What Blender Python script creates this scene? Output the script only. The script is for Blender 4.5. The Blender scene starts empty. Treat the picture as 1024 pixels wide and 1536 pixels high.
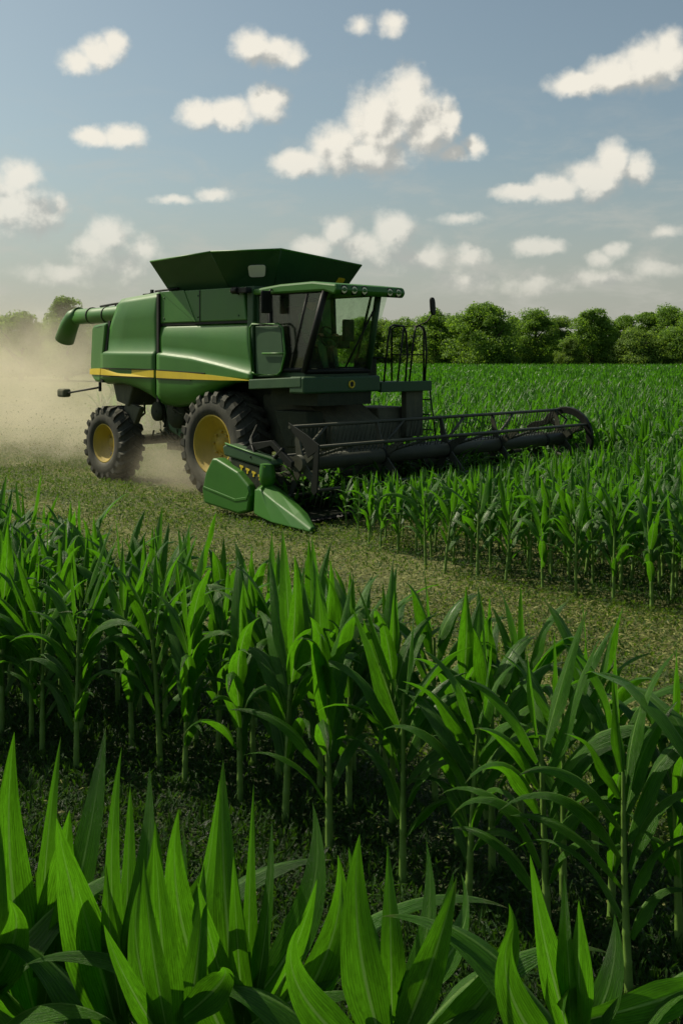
import bpy, bmesh, math, random
import numpy as np
from mathutils import Vector, Matrix
PI = math.pi
S = bpy.context.scene

# ------------------------------------------------------------------ camera, sky, sun, exposure
CAM_H = 2.4
cam_d = bpy.data.cameras.new("camera")
cam = bpy.data.objects.new("camera", cam_d)
S.collection.objects.link(cam)
cam.location = (0, 0, CAM_H)
cam.rotation_euler = (PI/2, 0, 0)
cam_d.sensor_fit = 'VERTICAL'
cam_d.sensor_height = 36
cam_d.lens = 36.89
cam_d.shift_y = -0.1536
cam_d.clip_end = 5000
S.camera = cam

SUN_EL = math.radians(47)
SUN_AZ = math.atan2(-0.89, 0.45)          # from +Y towards +X
sun_dir = Vector((math.sin(SUN_AZ)*math.cos(SUN_EL), math.cos(SUN_AZ)*math.cos(SUN_EL), math.sin(SUN_EL)))
sd = bpy.data.lights.new("sun", 'SUN')
sd.energy = 5.0
sd.angle = math.radians(0.5)
sd.color = (1.0, 0.91, 0.72)
so = bpy.data.objects.new("sun", sd)
S.collection.objects.link(so)
so.rotation_euler = (-sun_dir).to_track_quat('-Z', 'Y').to_euler()

S.view_settings.view_transform = 'Standard'
S.view_settings.look = 'None'
S.view_settings.gamma = 1
S.view_settings.exposure = 0.08
S.cycles.max_bounces = 6
S.cycles.diffuse_bounces = 3
S.cycles.transmission_bounces = 4
S.cycles.transparent_max_bounces = 8
S.cycles.volume_bounces = 1
S.cycles.sample_clamp_indirect = 4
S.cycles.caustics_reflective = False
S.cycles.caustics_refractive = False

CLOUDS = [  # azimuth, elevation, half width, half height, density of every puff
(-0.2441,0.2649,0.0185,0.0123,.8),(-0.2261,0.2729,0.0211,0.0147,.9),(-0.2127,0.2805,0.0149,0.0147,.9),(-0.0837,0.2846,0.0215,0.0171,.9),(-0.0615,0.2803,0.0216,0.0159,.9),(-0.0457,0.2764,0.0140,0.0134,.7),(0.0178,0.3041,0.0140,0.0085,.6),(0.0495,0.3038,0.0140,0.0121,.7),(-0.1339,0.2229,0.0227,0.0136,1),(-0.1057,0.2248,0.0253,0.0149,1),(-0.0710,0.2345,0.0228,0.0173,1),(-0.2321,0.1989,0.0198,0.0100,1),(-0.2048,0.2007,0.0236,0.0112,1),(-0.0394,0.1802,0.0305,0.0138,1),(-0.0013,0.1926,0.0318,0.0249,1),(0.0337,0.2138,0.0317,0.0373,1),(0.0622,0.2376,0.0254,0.0309,1),(0.0811,0.2133,0.0285,0.0310,1),(0.1000,0.2189,0.0126,0.0211,1),(0.0305,0.1864,0.0381,0.0187,1),(0.1063,0.1873,0.0164,0.0087,.8),(0.1251,0.1930,0.0126,0.0112,.8),(0.2236,0.2470,0.0310,0.0123,1),(0.2536,0.2528,0.0307,0.0172,1),(0.2832,0.2605,0.0281,0.0233,1),(0.3035,0.2647,0.0182,0.0245,1),(0.1686,0.1516,0.0276,0.0088,1),(0.1993,0.1526,0.0280,0.0126,1),(0.2357,0.1605,0.0278,0.0213,1),(0.2536,0.1747,0.0184,0.0213,1),(0.2744,0.1678,0.0159,0.0150,.9),(-0.2972,0.1608,0.0207,0.0163,.9),(-0.3030,0.1338,0.0303,0.0315,.8),(-0.2796,0.1287,0.0220,0.0227,.8),(-0.2619,0.1354,0.0098,0.0126,.7),(-0.1588,0.1445,0.0213,0.0050,.7),(-0.1214,0.1508,0.0164,0.0063,.8),(-0.2170,0.1124,0.0223,0.0177,.8),(-0.2321,0.0968,0.0247,0.0190,.7),(-0.1865,0.0996,0.0175,0.0126,.7),(-0.2018,0.0851,0.0373,0.0190,.5),(-0.0267,0.1025,0.0229,0.0114,.8),(-0.0044,0.1164,0.0165,0.0151,.8),(0.0495,0.1181,0.0228,0.0202,.9),(0.0210,0.1025,0.0229,0.0164,.9),(0.0811,0.0928,0.0241,0.0127,.7),(0.0559,0.0930,0.0571,0.0152,.5),(0.1220,0.0924,0.0164,0.0114,.8),(0.1779,0.0997,0.0200,0.0101,.8),(0.1963,0.1006,0.0162,0.0088,.8),(0.2417,0.0886,0.0123,0.0076,.7),(0.2548,0.0956,0.0123,0.0089,.8),(0.3006,0.1118,0.0146,0.0057,.6),(0.1189,0.0705,0.0379,0.0114,.5),(0.1810,0.0668,0.0375,0.0127,.5),(0.2417,0.0720,0.0370,0.0089,.5),(0.2890,0.0802,0.0304,0.0089,.5),(-0.2560,0.0748,0.0492,0.0127,.5),(0.1126,0.1281,0.0253,0.0050,.5)]

class NT:
    """small node-tree writer"""
    def __init__(s, nt): s.nt = nt; s.n = nt.nodes; s.l = nt.links
    def put(s, sock, v):
        if v is None: return
        if isinstance(v, bpy.types.NodeSocket): s.l.new(v, sock)
        else:
            try: sock.default_value = v
            except Exception:
                sock.default_value = (*v, 1) if len(v) == 3 else v
    def m(s, op, a, b=None, c=None, clamp=False):
        n = s.n.new('ShaderNodeMath'); n.operation = op; n.use_clamp = clamp
        for i, v in enumerate((a, b, c)): s.put(n.inputs[i], v)
        return n.outputs[0]
    def v(s, op, a, b=None, c=None, out=0):
        n = s.n.new('ShaderNodeVectorMath'); n.operation = op
        for i, x in enumerate((a, b, c)): s.put(n.inputs[i], x)
        return n.outputs['Value'] if out == 'Value' else n.outputs[0]
    def noise(s, vec, scale, detail=3, rough=.5, dist=0, col=False, lac=2.0):
        n = s.n.new('ShaderNodeTexNoise'); s.put(n.inputs['Vector'], vec)
        n.inputs['Scale'].default_value = scale; n.inputs['Detail'].default_value = detail
        n.inputs['Roughness'].default_value = rough; n.inputs['Distortion'].default_value = dist
        n.inputs['Lacunarity'].default_value = lac
        return n.outputs['Color' if col else 'Fac']
    def mix(s, f, a, b, mode='MIX'):
        n = s.n.new('ShaderNodeMix'); n.data_type = 'RGBA'; n.blend_type = mode
        s.put(n.inputs['Factor'], f); s.put(n.inputs['A'] if False else n.inputs[6], a); s.put(n.inputs[7], b)
        return n.outputs[2]
    def ramp(s, f, stops, interp='LINEAR'):
        n = s.n.new('ShaderNodeValToRGB'); s.put(n.inputs[0], f)
        n.color_ramp.interpolation = interp
        e = n.color_ramp.elements
        while len(e) < len(stops): e.new(.5)
        for i, (p, c) in enumerate(stops):
            e[i].position = p; e[i].color = (*c, 1) if not isinstance(c, (int, float)) else (c, c, c, 1)
        return n.outputs[0]
    def maprange(s, f, a, b, c=0., d=1., smooth=False):
        n = s.n.new('ShaderNodeMapRange'); s.put(n.inputs[0], f)
        if smooth: n.interpolation_type = 'SMOOTHSTEP'
        for i, v in enumerate((a, b, c, d)): n.inputs[i+1].default_value = v
        return n.outputs[0]
    def sep(s, v):
        n = s.n.new('ShaderNodeSeparateXYZ'); s.put(n.inputs[0], v); return n.outputs
    def comb(s, x, y, z):
        n = s.n.new('ShaderNodeCombineXYZ')
        for i, v in enumerate((x, y, z)): s.put(n.inputs[i], v)
        return n.outputs[0]

W = bpy.data.worlds.new("World"); S.world = W
W.use_nodes = True
t = NT(W.node_tree)
bg = W.node_tree.nodes['Background']
sky = t.n.new('ShaderNodeTexSky'); sky.sky_type = 'NISHITA'; sky.sun_disc = False
sky.sun_elevation = SUN_EL; sky.sun_rotation = SUN_AZ
sky.air_density = 1.0; sky.dust_density = 2.2; sky.ozone_density = 1.6
tc = t.n.new('ShaderNodeTexCoord').outputs['Generated']
sx, sy, sz = t.sep(tc)[0:3]
az = t.m('ARCTAN2', sx, sy)
el = t.m('ARCSINE', sz)
p = t.comb(az, el, 0.0)
# billows: warp the lookup with noise, then take the nearest puff
wn1 = t.v('SUBTRACT', t.noise(p, 38, 3, .6, col=True), (.5, .5, .5))
wn2 = t.v('SUBTRACT', t.noise(p, 120, 4, .62, col=True), (.5, .5, .5))
q = t.v('ADD', p, t.v('MULTIPLY', wn1, (.013, .011, 0)))
q = t.v('ADD', q, t.v('MULTIPLY', wn2, (.0065, .0055, 0)))
def puffs(q, low=False):
    acc = None
    for (a, e, w, h, d) in CLOUDS:
        w *= 1.16; h *= 1.2
        r = t.v('MULTIPLY_ADD', q, (1/w, 1/h, 0), (-a/w, -e/h, 0))
        f = t.m('MULTIPLY_ADD', t.v('LENGTH', r, out='Value'), -d, d)
        if acc is None: acc = f
        else:
            acc = t.m('SMOOTH_MAX', acc, f, .18)
    return acc
f0 = puffs(q)
q2 = t.v('ADD', q, (-.012, .022, 0))
f1 = puffs(q2)
fine = t.noise(p, 62, 6, .54)
fine2 = t.noise(t.v('ADD', p, (-.006, .007, 0)), 62, 6, .54)
dens = t.m('ADD', f0, t.m('MULTIPLY_ADD', fine, .62, -.34))
alpha = t.maprange(dens, -.11, .55, 0, 1, True)
lit = t.m('SUBTRACT', f0, f1)                        # + where the sunward side thins out
lit = t.m('ADD', t.m('MULTIPLY', lit, .9), t.m('MULTIPLY', t.m('SUBTRACT', fine, fine2), 1.0))
bil = t.noise(p, 30, 4, .5); bil2 = t.noise(t.v('ADD', p, (-.009, .013, 0)), 30, 4, .5)
lit = t.m('ADD', lit, t.m('MULTIPLY', t.m('SUBTRACT', bil, bil2), 1.5))
lit = t.maprange(lit, -.38, .46, 0, 1, True)
ccol = t.mix(lit, (.53*8.6, .535*8.6, .50*8.6, 1), (1.0*9.4, .945*9.4, .82*9.4, 1))
# thin haze of far cloud near the horizon
strat = t.noise(t.v('MULTIPLY', p, (9, 26, 0)), 1.4, 6, .6, .4)
sband = t.m('MULTIPLY', t.maprange(strat, .45, .72, 0, 1, True), t.maprange(el, .30, .03, .0, .55, True))
skyc = t.n.new('ShaderNodeHueSaturation')
skyc.inputs['Saturation'].default_value = .82
skyc.inputs['Value'].default_value = 1.0
t.l.new(sky.outputs[0], skyc.inputs['Color'])
base = t.mix(1.0, skyc.outputs[0], (.93, 1.0, .90, 1), 'MULTIPLY')
hz = t.maprange(el, .20, -.01, 0, .75, True)
base = t.mix(hz, base, (4.9, 4.9, 4.35, 1))
base = t.mix(sband, base, (5.6, 5.5, 4.9, 1))
full = t.mix(t.m('MULTIPLY', alpha, t.maprange(el, .03, .2, .42, .95)), base, ccol)
t.l.new(full, bg.inputs['Color'])
bg.inputs['Strength'].default_value = 0.092

# ------------------------------------------------------------------ materials
def newmat(name):
    m = bpy.data.materials.new(name); m.use_nodes = True
    t = NT(m.node_tree)
    b = m.node_tree.nodes['Principled BSDF']
    return m, t, b, m.node_tree.nodes['Material Output']

def paint(name, col, rough=.4, dust=.35, dustcol=(.20, .17, .09), metal=0, coat=0, bump=.02, nscale=3.0):
    m, t, b, out = newmat(name)
    geo = t.n.new('ShaderNodeNewGeometry')
    tc = t.n.new('ShaderNodeTexCoord').outputs['Object']
    n1 = t.noise(tc, nscale, 6, .65)
    n2 = t.noise(tc, 45, 4, .7)
    strk = t.noise(t.v('MULTIPLY', tc, (1, 1, .12)), 14, 4, .6)
    up = t.maprange(t.sep(geo.outputs['Normal'])[2], -.2, 1.0, .25, 1.0)
    d = t.m('MULTIPLY', t.maprange(t.m('MULTIPLY', n1, t.m('ADD', n2, .5)), .28, .75, .12, 1.0), up)
    d = t.m('MULTIPLY', t.m('ADD', d, t.maprange(strk, .5, .8, 0, .35)), dust, clamp=True)
    c = t.mix(t.maprange(n1, .3, .7, 0, 1), (*[x*.86 for x in col], 1), (*[x*1.12 for x in col], 1))
    c = t.mix(d, c, (*dustcol, 1))
    t.l.new(c, b.inputs['Base Color'])
    t.l.new(t.maprange(t.m('ADD', d, t.m('MULTIPLY', n2, .2)), 0, .7, rough, .85), b.inputs['Roughness'])
    b.inputs['Metallic'].default_value = metal
    if coat: b.inputs['Coat Weight'].default_value = coat; b.inputs['Coat Roughness'].default_value = .15
    bp = t.n.new('ShaderNodeBump'); bp.inputs['Strength'].default_value = .25; bp.inputs['Distance'].default_value = bump
    t.l.new(t.noise(tc, 6, 5, .6), bp.inputs['Height']); t.l.new(bp.outputs[0], b.inputs['Normal'])
    return m

M = {}
M['green'] = paint('green_paint', (.020, .128, .004), .38, .20, (.12, .14, .03), bump=.006, nscale=1.3)
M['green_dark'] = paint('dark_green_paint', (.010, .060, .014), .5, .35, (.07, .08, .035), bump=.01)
M['yellow'] = paint('yellow_paint', (.62, .46, .012), .45, .30, (.22, .17, .06), bump=.004)
M['rim'] = paint('rim_yellow', (.44, .31, .018), .55, .85, (.20, .15, .06), bump=.01)
M['black'] = paint('black_steel', (.008, .010, .008), .42, .14, (.06, .06, .04), bump=.01)
M['reel'] = paint('reel_steel', (.048, .052, .038), .36, .35, (.14, .14, .09), bump=.006)
M['grime'] = paint('grimy_steel', (.020, .028, .016), .7, .8, (.060, .065, .032), bump=.05, nscale=5)
M['dusty'] = paint('dusty_sheet', (.05, .06, .035), .8, .9, (.16, .145, .08), bump=.03, nscale=4)
M['rubber'] = paint('tyre_rubber', (.018, .018, .015), .8, .75, (.13, .13, .085), bump=.02, nscale=4)
M['groove'] = paint('panel_gap', (.004, .008, .004), .8, .1)
M['red'] = paint('amber_lens', (.5, .12, .01), .3, .1)
for k_ in ('black', 'reel', 'grime'): M[k_].node_tree.nodes['Principled BSDF'].inputs['Specular IOR Level'].default_value = .22
m, t, b, out = newmat('lamp_glass'); b.inputs['Base Color'].default_value = (.80, .76, .52, 1); b.inputs['Roughness'].default_value = .2; b.inputs['Metallic'].default_value = .1
M['lamp'] = m
m, t, b, out = newmat('hopper_window'); b.inputs['Base Color'].default_value = (.75, .74, .60, 1); b.inputs['Roughness'].default_value = .25
b.inputs['Subsurface Weight'].default_value = .0
M['window'] = m
m, t, b, out = newmat('mirror'); b.inputs['Base Color'].default_value = (.4, .42, .38, 1); b.inputs['Metallic'].default_value = 1; b.inputs['Roughness'].default_value = .12
M['mirror'] = m
# tinted cab glass
m, t, b, out = newmat('tinted_glass')
gl = t.n.new('ShaderNodeBsdfGlossy'); gl.inputs['Roughness'].default_value = .03; gl.inputs['Color'].default_value = (.8, .85, .8, 1)
tr = t.n.new('ShaderNodeBsdfTransparent'); tr.inputs['Color'].default_value = (.86, .92, .84, 1)
lw = t.n.new('ShaderNodeLayerWeight'); lw.inputs['Blend'].default_value = .5
frs = t.m('MULTIPLY_ADD', t.m('POWER', lw.outputs['Facing'], 4.0), .5, .05)
mx = t.n.new('ShaderNodeMixShader'); t.l.new(frs, mx.inputs[0]); t.l.new(tr.outputs[0], mx.inputs[1]); t.l.new(gl.outputs[0], mx.inputs[2])
df = t.n.new('ShaderNodeBsdfDiffuse'); df.inputs['Color'].default_value = (.16, .16, .10, 1)
mx2 = t.n.new('ShaderNodeMixShader'); tcg = t.n.new('ShaderNodeTexCoord').outputs['Object']
t.l.new(t.maprange(t.noise(tcg, 5, 5, .7), .4, .8, .01, .10), mx2.inputs[0]); t.l.new(mx.outputs[0], mx2.inputs[1]); t.l.new(df.outputs[0], mx2.inputs[2])
t.l.new(mx2.outputs[0], out.inputs['Surface']); M['glass'] = m
m, t, b, out = newmat('skin'); b.inputs['Base Color'].default_value = (.36, .19, .12, 1); b.inputs['Roughness'].default_value = .6; M['skin'] = m
m, t, b, out = newmat('shirt'); b.inputs['Base Color'].default_value = (.05, .12, .05, 1); b.inputs['Roughness'].default_value = .9; M['shirt'] = m
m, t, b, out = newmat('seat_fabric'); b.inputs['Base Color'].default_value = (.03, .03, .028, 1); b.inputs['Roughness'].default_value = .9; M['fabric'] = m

def leafmat(name, dark, light, trans, rib, tw=.5):
    m, t, b, out = newmat(name)
    uv = t.n.new('ShaderNodeUVMap').outputs[0]
    u, v, _ = t.sep(uv)[0:3]
    geo = t.n.new('ShaderNodeNewGeometry')
    big = t.noise(geo.outputs['Position'], 1.7, 3, .6)
    mid = t.noise(geo.outputs['Position'], 9, 3, .6)
    st = t.noise(t.comb(t.m('MULTIPLY', u, 1.0), t.m('MULTIPLY', v, .05), big), 34, 4, .7)
    st2 = t.noise(t.comb(u, t.m('MULTIPLY', v, .3), mid), 9, 3, .6)
    ribs = t.m('SINE', t.m('MULTIPLY_ADD', u, 95.0, t.m('MULTIPLY', mid, 3.0)))
    st = t.m('MULTIPLY_ADD', ribs, .075, st)
    k = t.m('ADD', t.m('MULTIPLY', big, .6), t.m('MULTIPLY', st, .5))
    k = t.maprange(t.m('ADD', k, t.m('MULTIPLY', st2, .25)), .45, .95, 0, 1)
    c = t.mix(k, (*dark, 1), (*light, 1))
    ribf = t.maprange(t.m('ABSOLUTE', t.m('SUBTRACT', u, .5)), .014, .05, 1, 0)
    ribf = t.m('MULTIPLY', ribf, t.maprange(v, .0, .95, .9, .1))
    c = t.mix(ribf, c, (*rib, 1))
    # browned tips and edges
    tip = t.m('MULTIPLY', t.maprange(v, .86, 1.0, 0, 1), t.maprange(mid, .5, .65, 0, .8))
    c = t.mix(tip, c, (.22, .16, .05, 1))
    t.l.new(c, b.inputs['Base Color'])
    b.inputs['Roughness'].default_value = .36
    b.inputs['Specular IOR Level'].default_value = .36
    tn = t.n.new('ShaderNodeBsdfTranslucent')
    tcol = t.mix(k, (*[x*.75 for x in trans], 1), (*trans, 1))
    tcol = t.mix(1.0, tcol, t.ramp(t.m('ADD', t.m('MULTIPLY', st, .7), t.m('MULTIPLY', st2, .4)), [(.36, .42), (.72, 1.15)]), 'MULTIPLY')
    tcol = t.mix(ribf, tcol, (*[x*.8 for x in rib], 1))
    t.l.new(tcol, tn.inputs['Color'])
    bp = t.n.new('ShaderNodeBump'); bp.inputs['Strength'].default_value = .8; bp.inputs['Distance'].default_value = .006
    t.l.new(t.m('ADD', st, t.m('MULTIPLY', ribf, .6)), bp.inputs['Height']); t.l.new(bp.outputs[0], b.inputs['Normal'])
    mx = t.n.new('ShaderNodeMixShader'); mx.inputs[0].default_value = tw
    t.l.new(b.outputs[0], mx.inputs[1]); t.l.new(tn.outputs[0], mx.inputs[2])
    t.l.new(mx.outputs[0], out.inputs['Surface'])
    return m
M['leaf'] = leafmat('corn_leaf', (.018, .080, .004), (.070, .200, .012), (.115, .38, .008), (.24, .42, .11), .48)
M['stalk'] = paint('corn_stalk', (.11, .21, .028), .5, .12, (.20, .20, .06), bump=.004, nscale=14)
M['weed'] = leafmat('weed_leaf', (.026, .065, .007), (.10, .175, .018), (.17, .32, .015), (.08, .14, .03), .4)

M['grass'] = leafmat('shade_toned_grass', (.010, .040, .004), (.036, .105, .009), (.07, .19, .008), (.04, .08, .015), .35)  # grass blades; shade around the corn rows is put into the darker green
def simple_leafy(name, dark, light, trans, tw, scale):
    m, t, b, out = newmat(name)
    geo = t.n.new('ShaderNodeNewGeometry')
    n = t.noise(geo.outputs['Position'], scale, 4, .65)
    rnd = geo.outputs['Random Per Island']
    k = t.m('ADD', t.m('MULTIPLY', n, .9), t.m('MULTIPLY_ADD', rnd, .5, -.2), clamp=True)
    c = t.mix(k, (*dark, 1), (*light, 1))
    t.l.new(c, b.inputs['Base Color']); b.inputs['Roughness'].default_value = .6
    b.inputs['Specular IOR Level'].default_value = .3
    tn = t.n.new('ShaderNodeBsdfTranslucent'); tn.inputs['Color'].default_value = (*trans, 1)
    mx = t.n.new('ShaderNodeMixShader'); mx.inputs[0].default_value = tw
    t.l.new(b.outputs[0], mx.inputs[1]); t.l.new(tn.outputs[0], mx.inputs[2]); t.l.new(mx.outputs[0], out.inputs['Surface'])
    return m
M['crown'] = simple_leafy('tree_foliage', (.055, .12, .014), (.14, .25, .028), (.24, .42, .03), .45, .35)
M['crown2'] = simple_leafy('tree_foliage_olive', (.06, .12, .018), (.15, .24, .03), (.25, .40, .04), .45, .35)
M['straw'] = simple_leafy('straw', (.12, .13, .032), (.29, .30, .085), (.2, .22, .05), .25, 3)
M['bark'] = paint('bark', (.06, .05, .03), .9, .2, bump=.03, nscale=6)

# ground
m, t, b, out = newmat('field_soil')
pos = t.n.new('ShaderNodeNewGeometry').outputs['Position']
# coordinates across the rows (v) and along them (u), in metres
px_, py_, _z = t.sep(pos)[0:3]
vv = t.m('ADD', t.m('MULTIPLY', t.m('ADD', px_, 2.2), .71), t.m('MULTIPLY', t.m('SUBTRACT', py_, 17.7), .704))
uu = t.m('SUBTRACT', t.m('MULTIPLY', t.m('ADD', px_, 2.2), .704), t.m('MULTIPLY', t.m('SUBTRACT', py_, 17.7), .71))
rowp = t.comb(t.m('MULTIPLY', uu, .18), vv, 0)
n1 = t.noise(rowp, 1.3, 5, .6); n2 = t.noise(pos, 7, 6, .7); n3 = t.noise(pos, 60, 4, .7)
soil = t.mix(t.maprange(n2, .3, .7), (.014, .024, .006, 1), (.040, .048, .014, 1))
strw = t.mix(n3, (.11, .12, .032, 1), (.27, .26, .08, 1))
cutm = t.m('MULTIPLY', t.maprange(vv, -6.3, -5.7), t.maprange(vv, 9.0, 7.0))
far = t.maprange(px_, -7, -9, 0, 1)
cutm = t.m('MAXIMUM', cutm, far)
f = t.m('MULTIPLY', cutm, t.maprange(t.m('ADD', n1, t.m('MULTIPLY', n2, .5)), .55, .95, .15, .85))
grn = t.mix(t.maprange(n3, .45, .6), soil, (.035, .07, .015, 1))
t.l.new(t.mix(f, grn, strw), b.inputs['Base Color'])
b.inputs['Roughness'].default_value = .95
bp = t.n.new('ShaderNodeBump'); bp.inputs['Strength'].default_value = .8; bp.inputs['Distance'].default_value = .04
t.l.new(t.m('ADD', n2, t.m('MULTIPLY', n3, .4)), bp.inputs['Height']); t.l.new(bp.outputs[0], b.inputs['Normal'])
M['soil'] = m

# ------------------------------------------------------------------ mesh helpers
class MB:
    def __init__(s): s.v = []; s.f = []; s.sm = []
    def add(s, vs, fs, smooth=False):
        o = len(s.v); s.v += [tuple(x) for x in vs]; s.f += [tuple(i+o for i in f) for f in fs]; s.sm += [smooth]*len(fs)
        return s
    def box(s, u0, u1, v0, v1, z0, z1):
        vs = [(u, v, z) for z in (z0, z1) for v in (v0, v1) for u in (u0, u1)]
        return s.add(vs, [(0, 2, 3, 1), (4, 5, 7, 6), (0, 1, 5, 4), (2, 6, 7, 3), (0, 4, 6, 2), (1, 3, 7, 5)])
    def prism(s, pts, v0, v1, plane='uz'):
        n = len(pts)
        mk = {'uz': lambda a, b, d: (a, d, b), 'vz': lambda a, b, d: (d, a, b), 'uv': lambda a, b, d: (a, b, d)}[plane]
        vs = [mk(a, b, v0) for a, b in pts] + [mk(a, b, v1) for a, b in pts]
        return s.add(vs, [tuple(range(n)), tuple(range(2*n-1, n-1, -1))] + [(i, i+n, (i+1) % n+n, (i+1) % n) for i in range(n)])
    def tube(s, pts, r, seg=10, caps=True):
        pts = [Vector(p) for p in pts]; rs = r if isinstance(r, (list, tuple)) else [r]*len(pts)
        vs = []; fs = []
        ref = None
        for i, p in enumerate(pts):
            d = ((pts[min(i+1, len(pts)-1)] - pts[max(i-1, 0)])).normalized()
            if ref is None: ref = Vector((0, 0, 1)) if abs(d.z) < .9 else Vector((1, 0, 0))
            a = d.cross(ref).normalized(); bb = d.cross(a).normalized(); ref = -bb if False else ref
            for k in range(seg):
                an = 2*PI*k/seg
                vs.append(p + a*math.cos(an)*rs[i] + bb*math.sin(an)*rs[i])
        for i in range(len(pts)-1):
            for k in range(seg):
                k2 = (k+1) % seg
                fs.append((i*seg+k, i*seg+k2, (i+1)*seg+k2, (i+1)*seg+k))
        s.add(vs, fs, True)
        if caps:
            o = len(s.v)-len(vs)
            s.f += [tuple(o+k for k in range(seg))[::-1], tuple(o+(len(pts)-1)*seg+k for k in range(seg))]; s.sm += [False]*2
        return s
    def lathe(s, prof, c, axis='v', seg=48, closed=False):
        """prof: (offset along axis, radius)"""
        vs = []; fs = []
        for (a, r) in prof:
            for k in range(seg):
                an = 2*PI*k/seg; x, z = r*math.cos(an), r*math.sin(an)
                if axis == 'v': vs.append((c[0]+x, c[1]+a, c[2]+z))
                elif axis == 'u': vs.append((c[0]+a, c[1]+x, c[2]+z))
                else: vs.append((c[0]+x, c[1]+z, c[2]+a))
        n = len(prof)
        for i in range(n if closed else n-1):
            j = (i+1) % n
            for k in range(seg):
                k2 = (k+1) % seg
                fs.append((i*seg+k, i*seg+k2, j*seg+k2, j*seg+k))
        return s.add(vs, fs, True)
    def build(s, name, mat, parent=None, bevel=0, solid=0, seg=2):
        me = bpy.data.meshes.new(name); me.from_pydata(s.v, [], s.f); me.update()
        bm = bmesh.new(); bm.from_mesh(me); bmesh.ops.recalc_face_normals(bm, faces=bm.faces); bm.to_mesh(me); bm.free()
        me.polygons.foreach_set('use_smooth', s.sm)
        me.materials.append(M[mat])
        o = bpy.data.objects.new(name, me); S.collection.objects.link(o)
        if parent: o.parent = parent
        if solid:
            md = o.modifiers.new('solid', 'SOLIDIFY'); md.thickness = solid; md.offset = 0
        if bevel:
            md = o.modifiers.new('bevel', 'BEVEL'); md.width = bevel; md.segments = seg; md.limit_method = 'ANGLE'; md.angle_limit = math.radians(35)
        return o

def tag(o, label=None, cat=None, group=None, kind=None):
    if label: o['label'] = label
    if cat: o['category'] = cat
    if group: o['group'] = group
    if kind: o['kind'] = kind
    return o
def empty(name, loc=(0, 0, 0), rz=0, parent=None):
    o = bpy.data.objects.new(name, None); o.empty_display_size = .3
    S.collection.objects.link(o); o.location = loc; o.rotation_euler = (0, 0, rz)
    if parent: o.parent = parent
    return o

OX, OY = -2.2, 17.7
TU = (0.7043, -0.7099); NV = (0.7099, 0.7043)
def uv2w(u, v): return OX+TU[0]*u+NV[0]*v, OY+TU[1]*u+NV[1]*v
def w2uv(x, y): x -= OX; y -= OY; return TU[0]*x+TU[1]*y, NV[0]*x+NV[1]*y

# ------------------------------------------------------------------ setting: ground
def ground():
    n = 90
    xs = np.sign(np.linspace(-1, 1, n))*np.abs(np.linspace(-1, 1, n))**2.4*900
    ys = np.sign(np.linspace(-.35, 1, n))*np.abs(np.linspace(-.35, 1, n))**2.4*1500
    vs = [(x, y, -.02+.015*math.sin(x*1.3+y*.7)*math.sin(y*1.1-x*.4)) for y in ys for x in xs]
    fs = [(j*n+i, j*n+i+1, (j+1)*n+i+1, (j+1)*n+i) for j in range(n-1) for i in range(n-1)]
    me = bpy.data.meshes.new('ground'); me.from_pydata(vs, [], fs); me.polygons.foreach_set('use_smooth', [True]*len(fs))
    me.materials.append(M['soil'])
    o = bpy.data.objects.new('ground', me); S.collection.objects.link(o); tag(o, kind='structure')
ground()

# ------------------------------------------------------------------ combine harvester
CH = empty('combine_harvester', (OX, OY, 0), math.atan2(TU[1], TU[0]))
tag(CH, 'big green combine harvester with yellow stripe and wide black reel at the corn edge', 'combine harvester')

# --- side skins, lofted: columns (u, bottom, ledge, top)
def skin(cols, name, vtop=.105, vled=.045, parent=CH, bulge=None):
    mb = MB(); rows = []
    fr = [0, .06, .2, .5, .96, 1]                   # bottom->ledge
    up = [.02, .06, .3, .6, .9, 1]
    for (u, zb, zl, zt, *rest) in cols:
        us = rest[0] if rest else u            # top may lean along u
        c = []
        for f in fr:
            z = zb+(zl-zb)*f; v = vled+(.16*(1-f/.2)**2 if f < .2 else 0)
            c.append((u, v, z))
        for f in up:
            z = zl+(zt-zl)*f; uu_ = u+(us-u)*f
            v = vtop if f > .05 else vled+.01
            if f >= .9: v = vtop+.02
            if f == 1: v = vtop+.08
            if bulge and bulge(uu_, z): v -= .025
            c.append((uu_, v, z))
        c = [(a_, b_+.06*max(0, (-2.75-a_)/.75)**2, z_) for a_, b_, z_ in c]
        rows.append(c)
    n = len(rows[0])
    vs = [p for c in rows for p in c]
    fs = [(i*n+j, (i+1)*n+j, (i+1)*n+j+1, i*n+j+1) for i in range(len(rows)-1) for j in range(n-1)]
    mb.add(vs, fs, True)
    return mb.build(name, 'green', parent, solid=.03)

def lerp(a, b, f): return a+(b-a)*f
def interp(x, pts):
    return float(np.interp(x, [p[0] for p in pts], [p[1] for p in pts]))
bot = [(-4.16, 1.98), (-3.95, 1.86), (-3.62, 1.84), (-2.9, 1.86), (-2.4, 1.78), (-2.0, 1.66), (-1.62, 1.51), (-1.2, 1.48), (-.62, 1.53), (-.3, 1.66), (.12, 1.84), (.5, 1.95), (1.04, 1.98)]
led = [(-4.2, 2.42), (-1.6, 2.40), (-.6, 2.32), (.2, 2.2), (1.04, 2.06)]
# body core behind the skins
core = MB().prism([(-3.5, 1.95), (-2.4, 1.85), (-1.6, 1.6), (-.65, 1.62), (.1, 1.95), (.98, 2.02), (.86, 2.9), (.70, 3.46), (-2.92, 3.4), (-3.3, 2.95)], .19, 1.70)
core.prism([(-3.5, 1.95), (-2.4, 1.85), (-1.6, 1.6), (-.65, 1.62), (.2, 1.95), (.2, 3.46), (-2.92, 3.4), (-3.3, 2.95)], 1.70, 2.72)
body = core.build('body', 'green', CH, bevel=.05)
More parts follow.
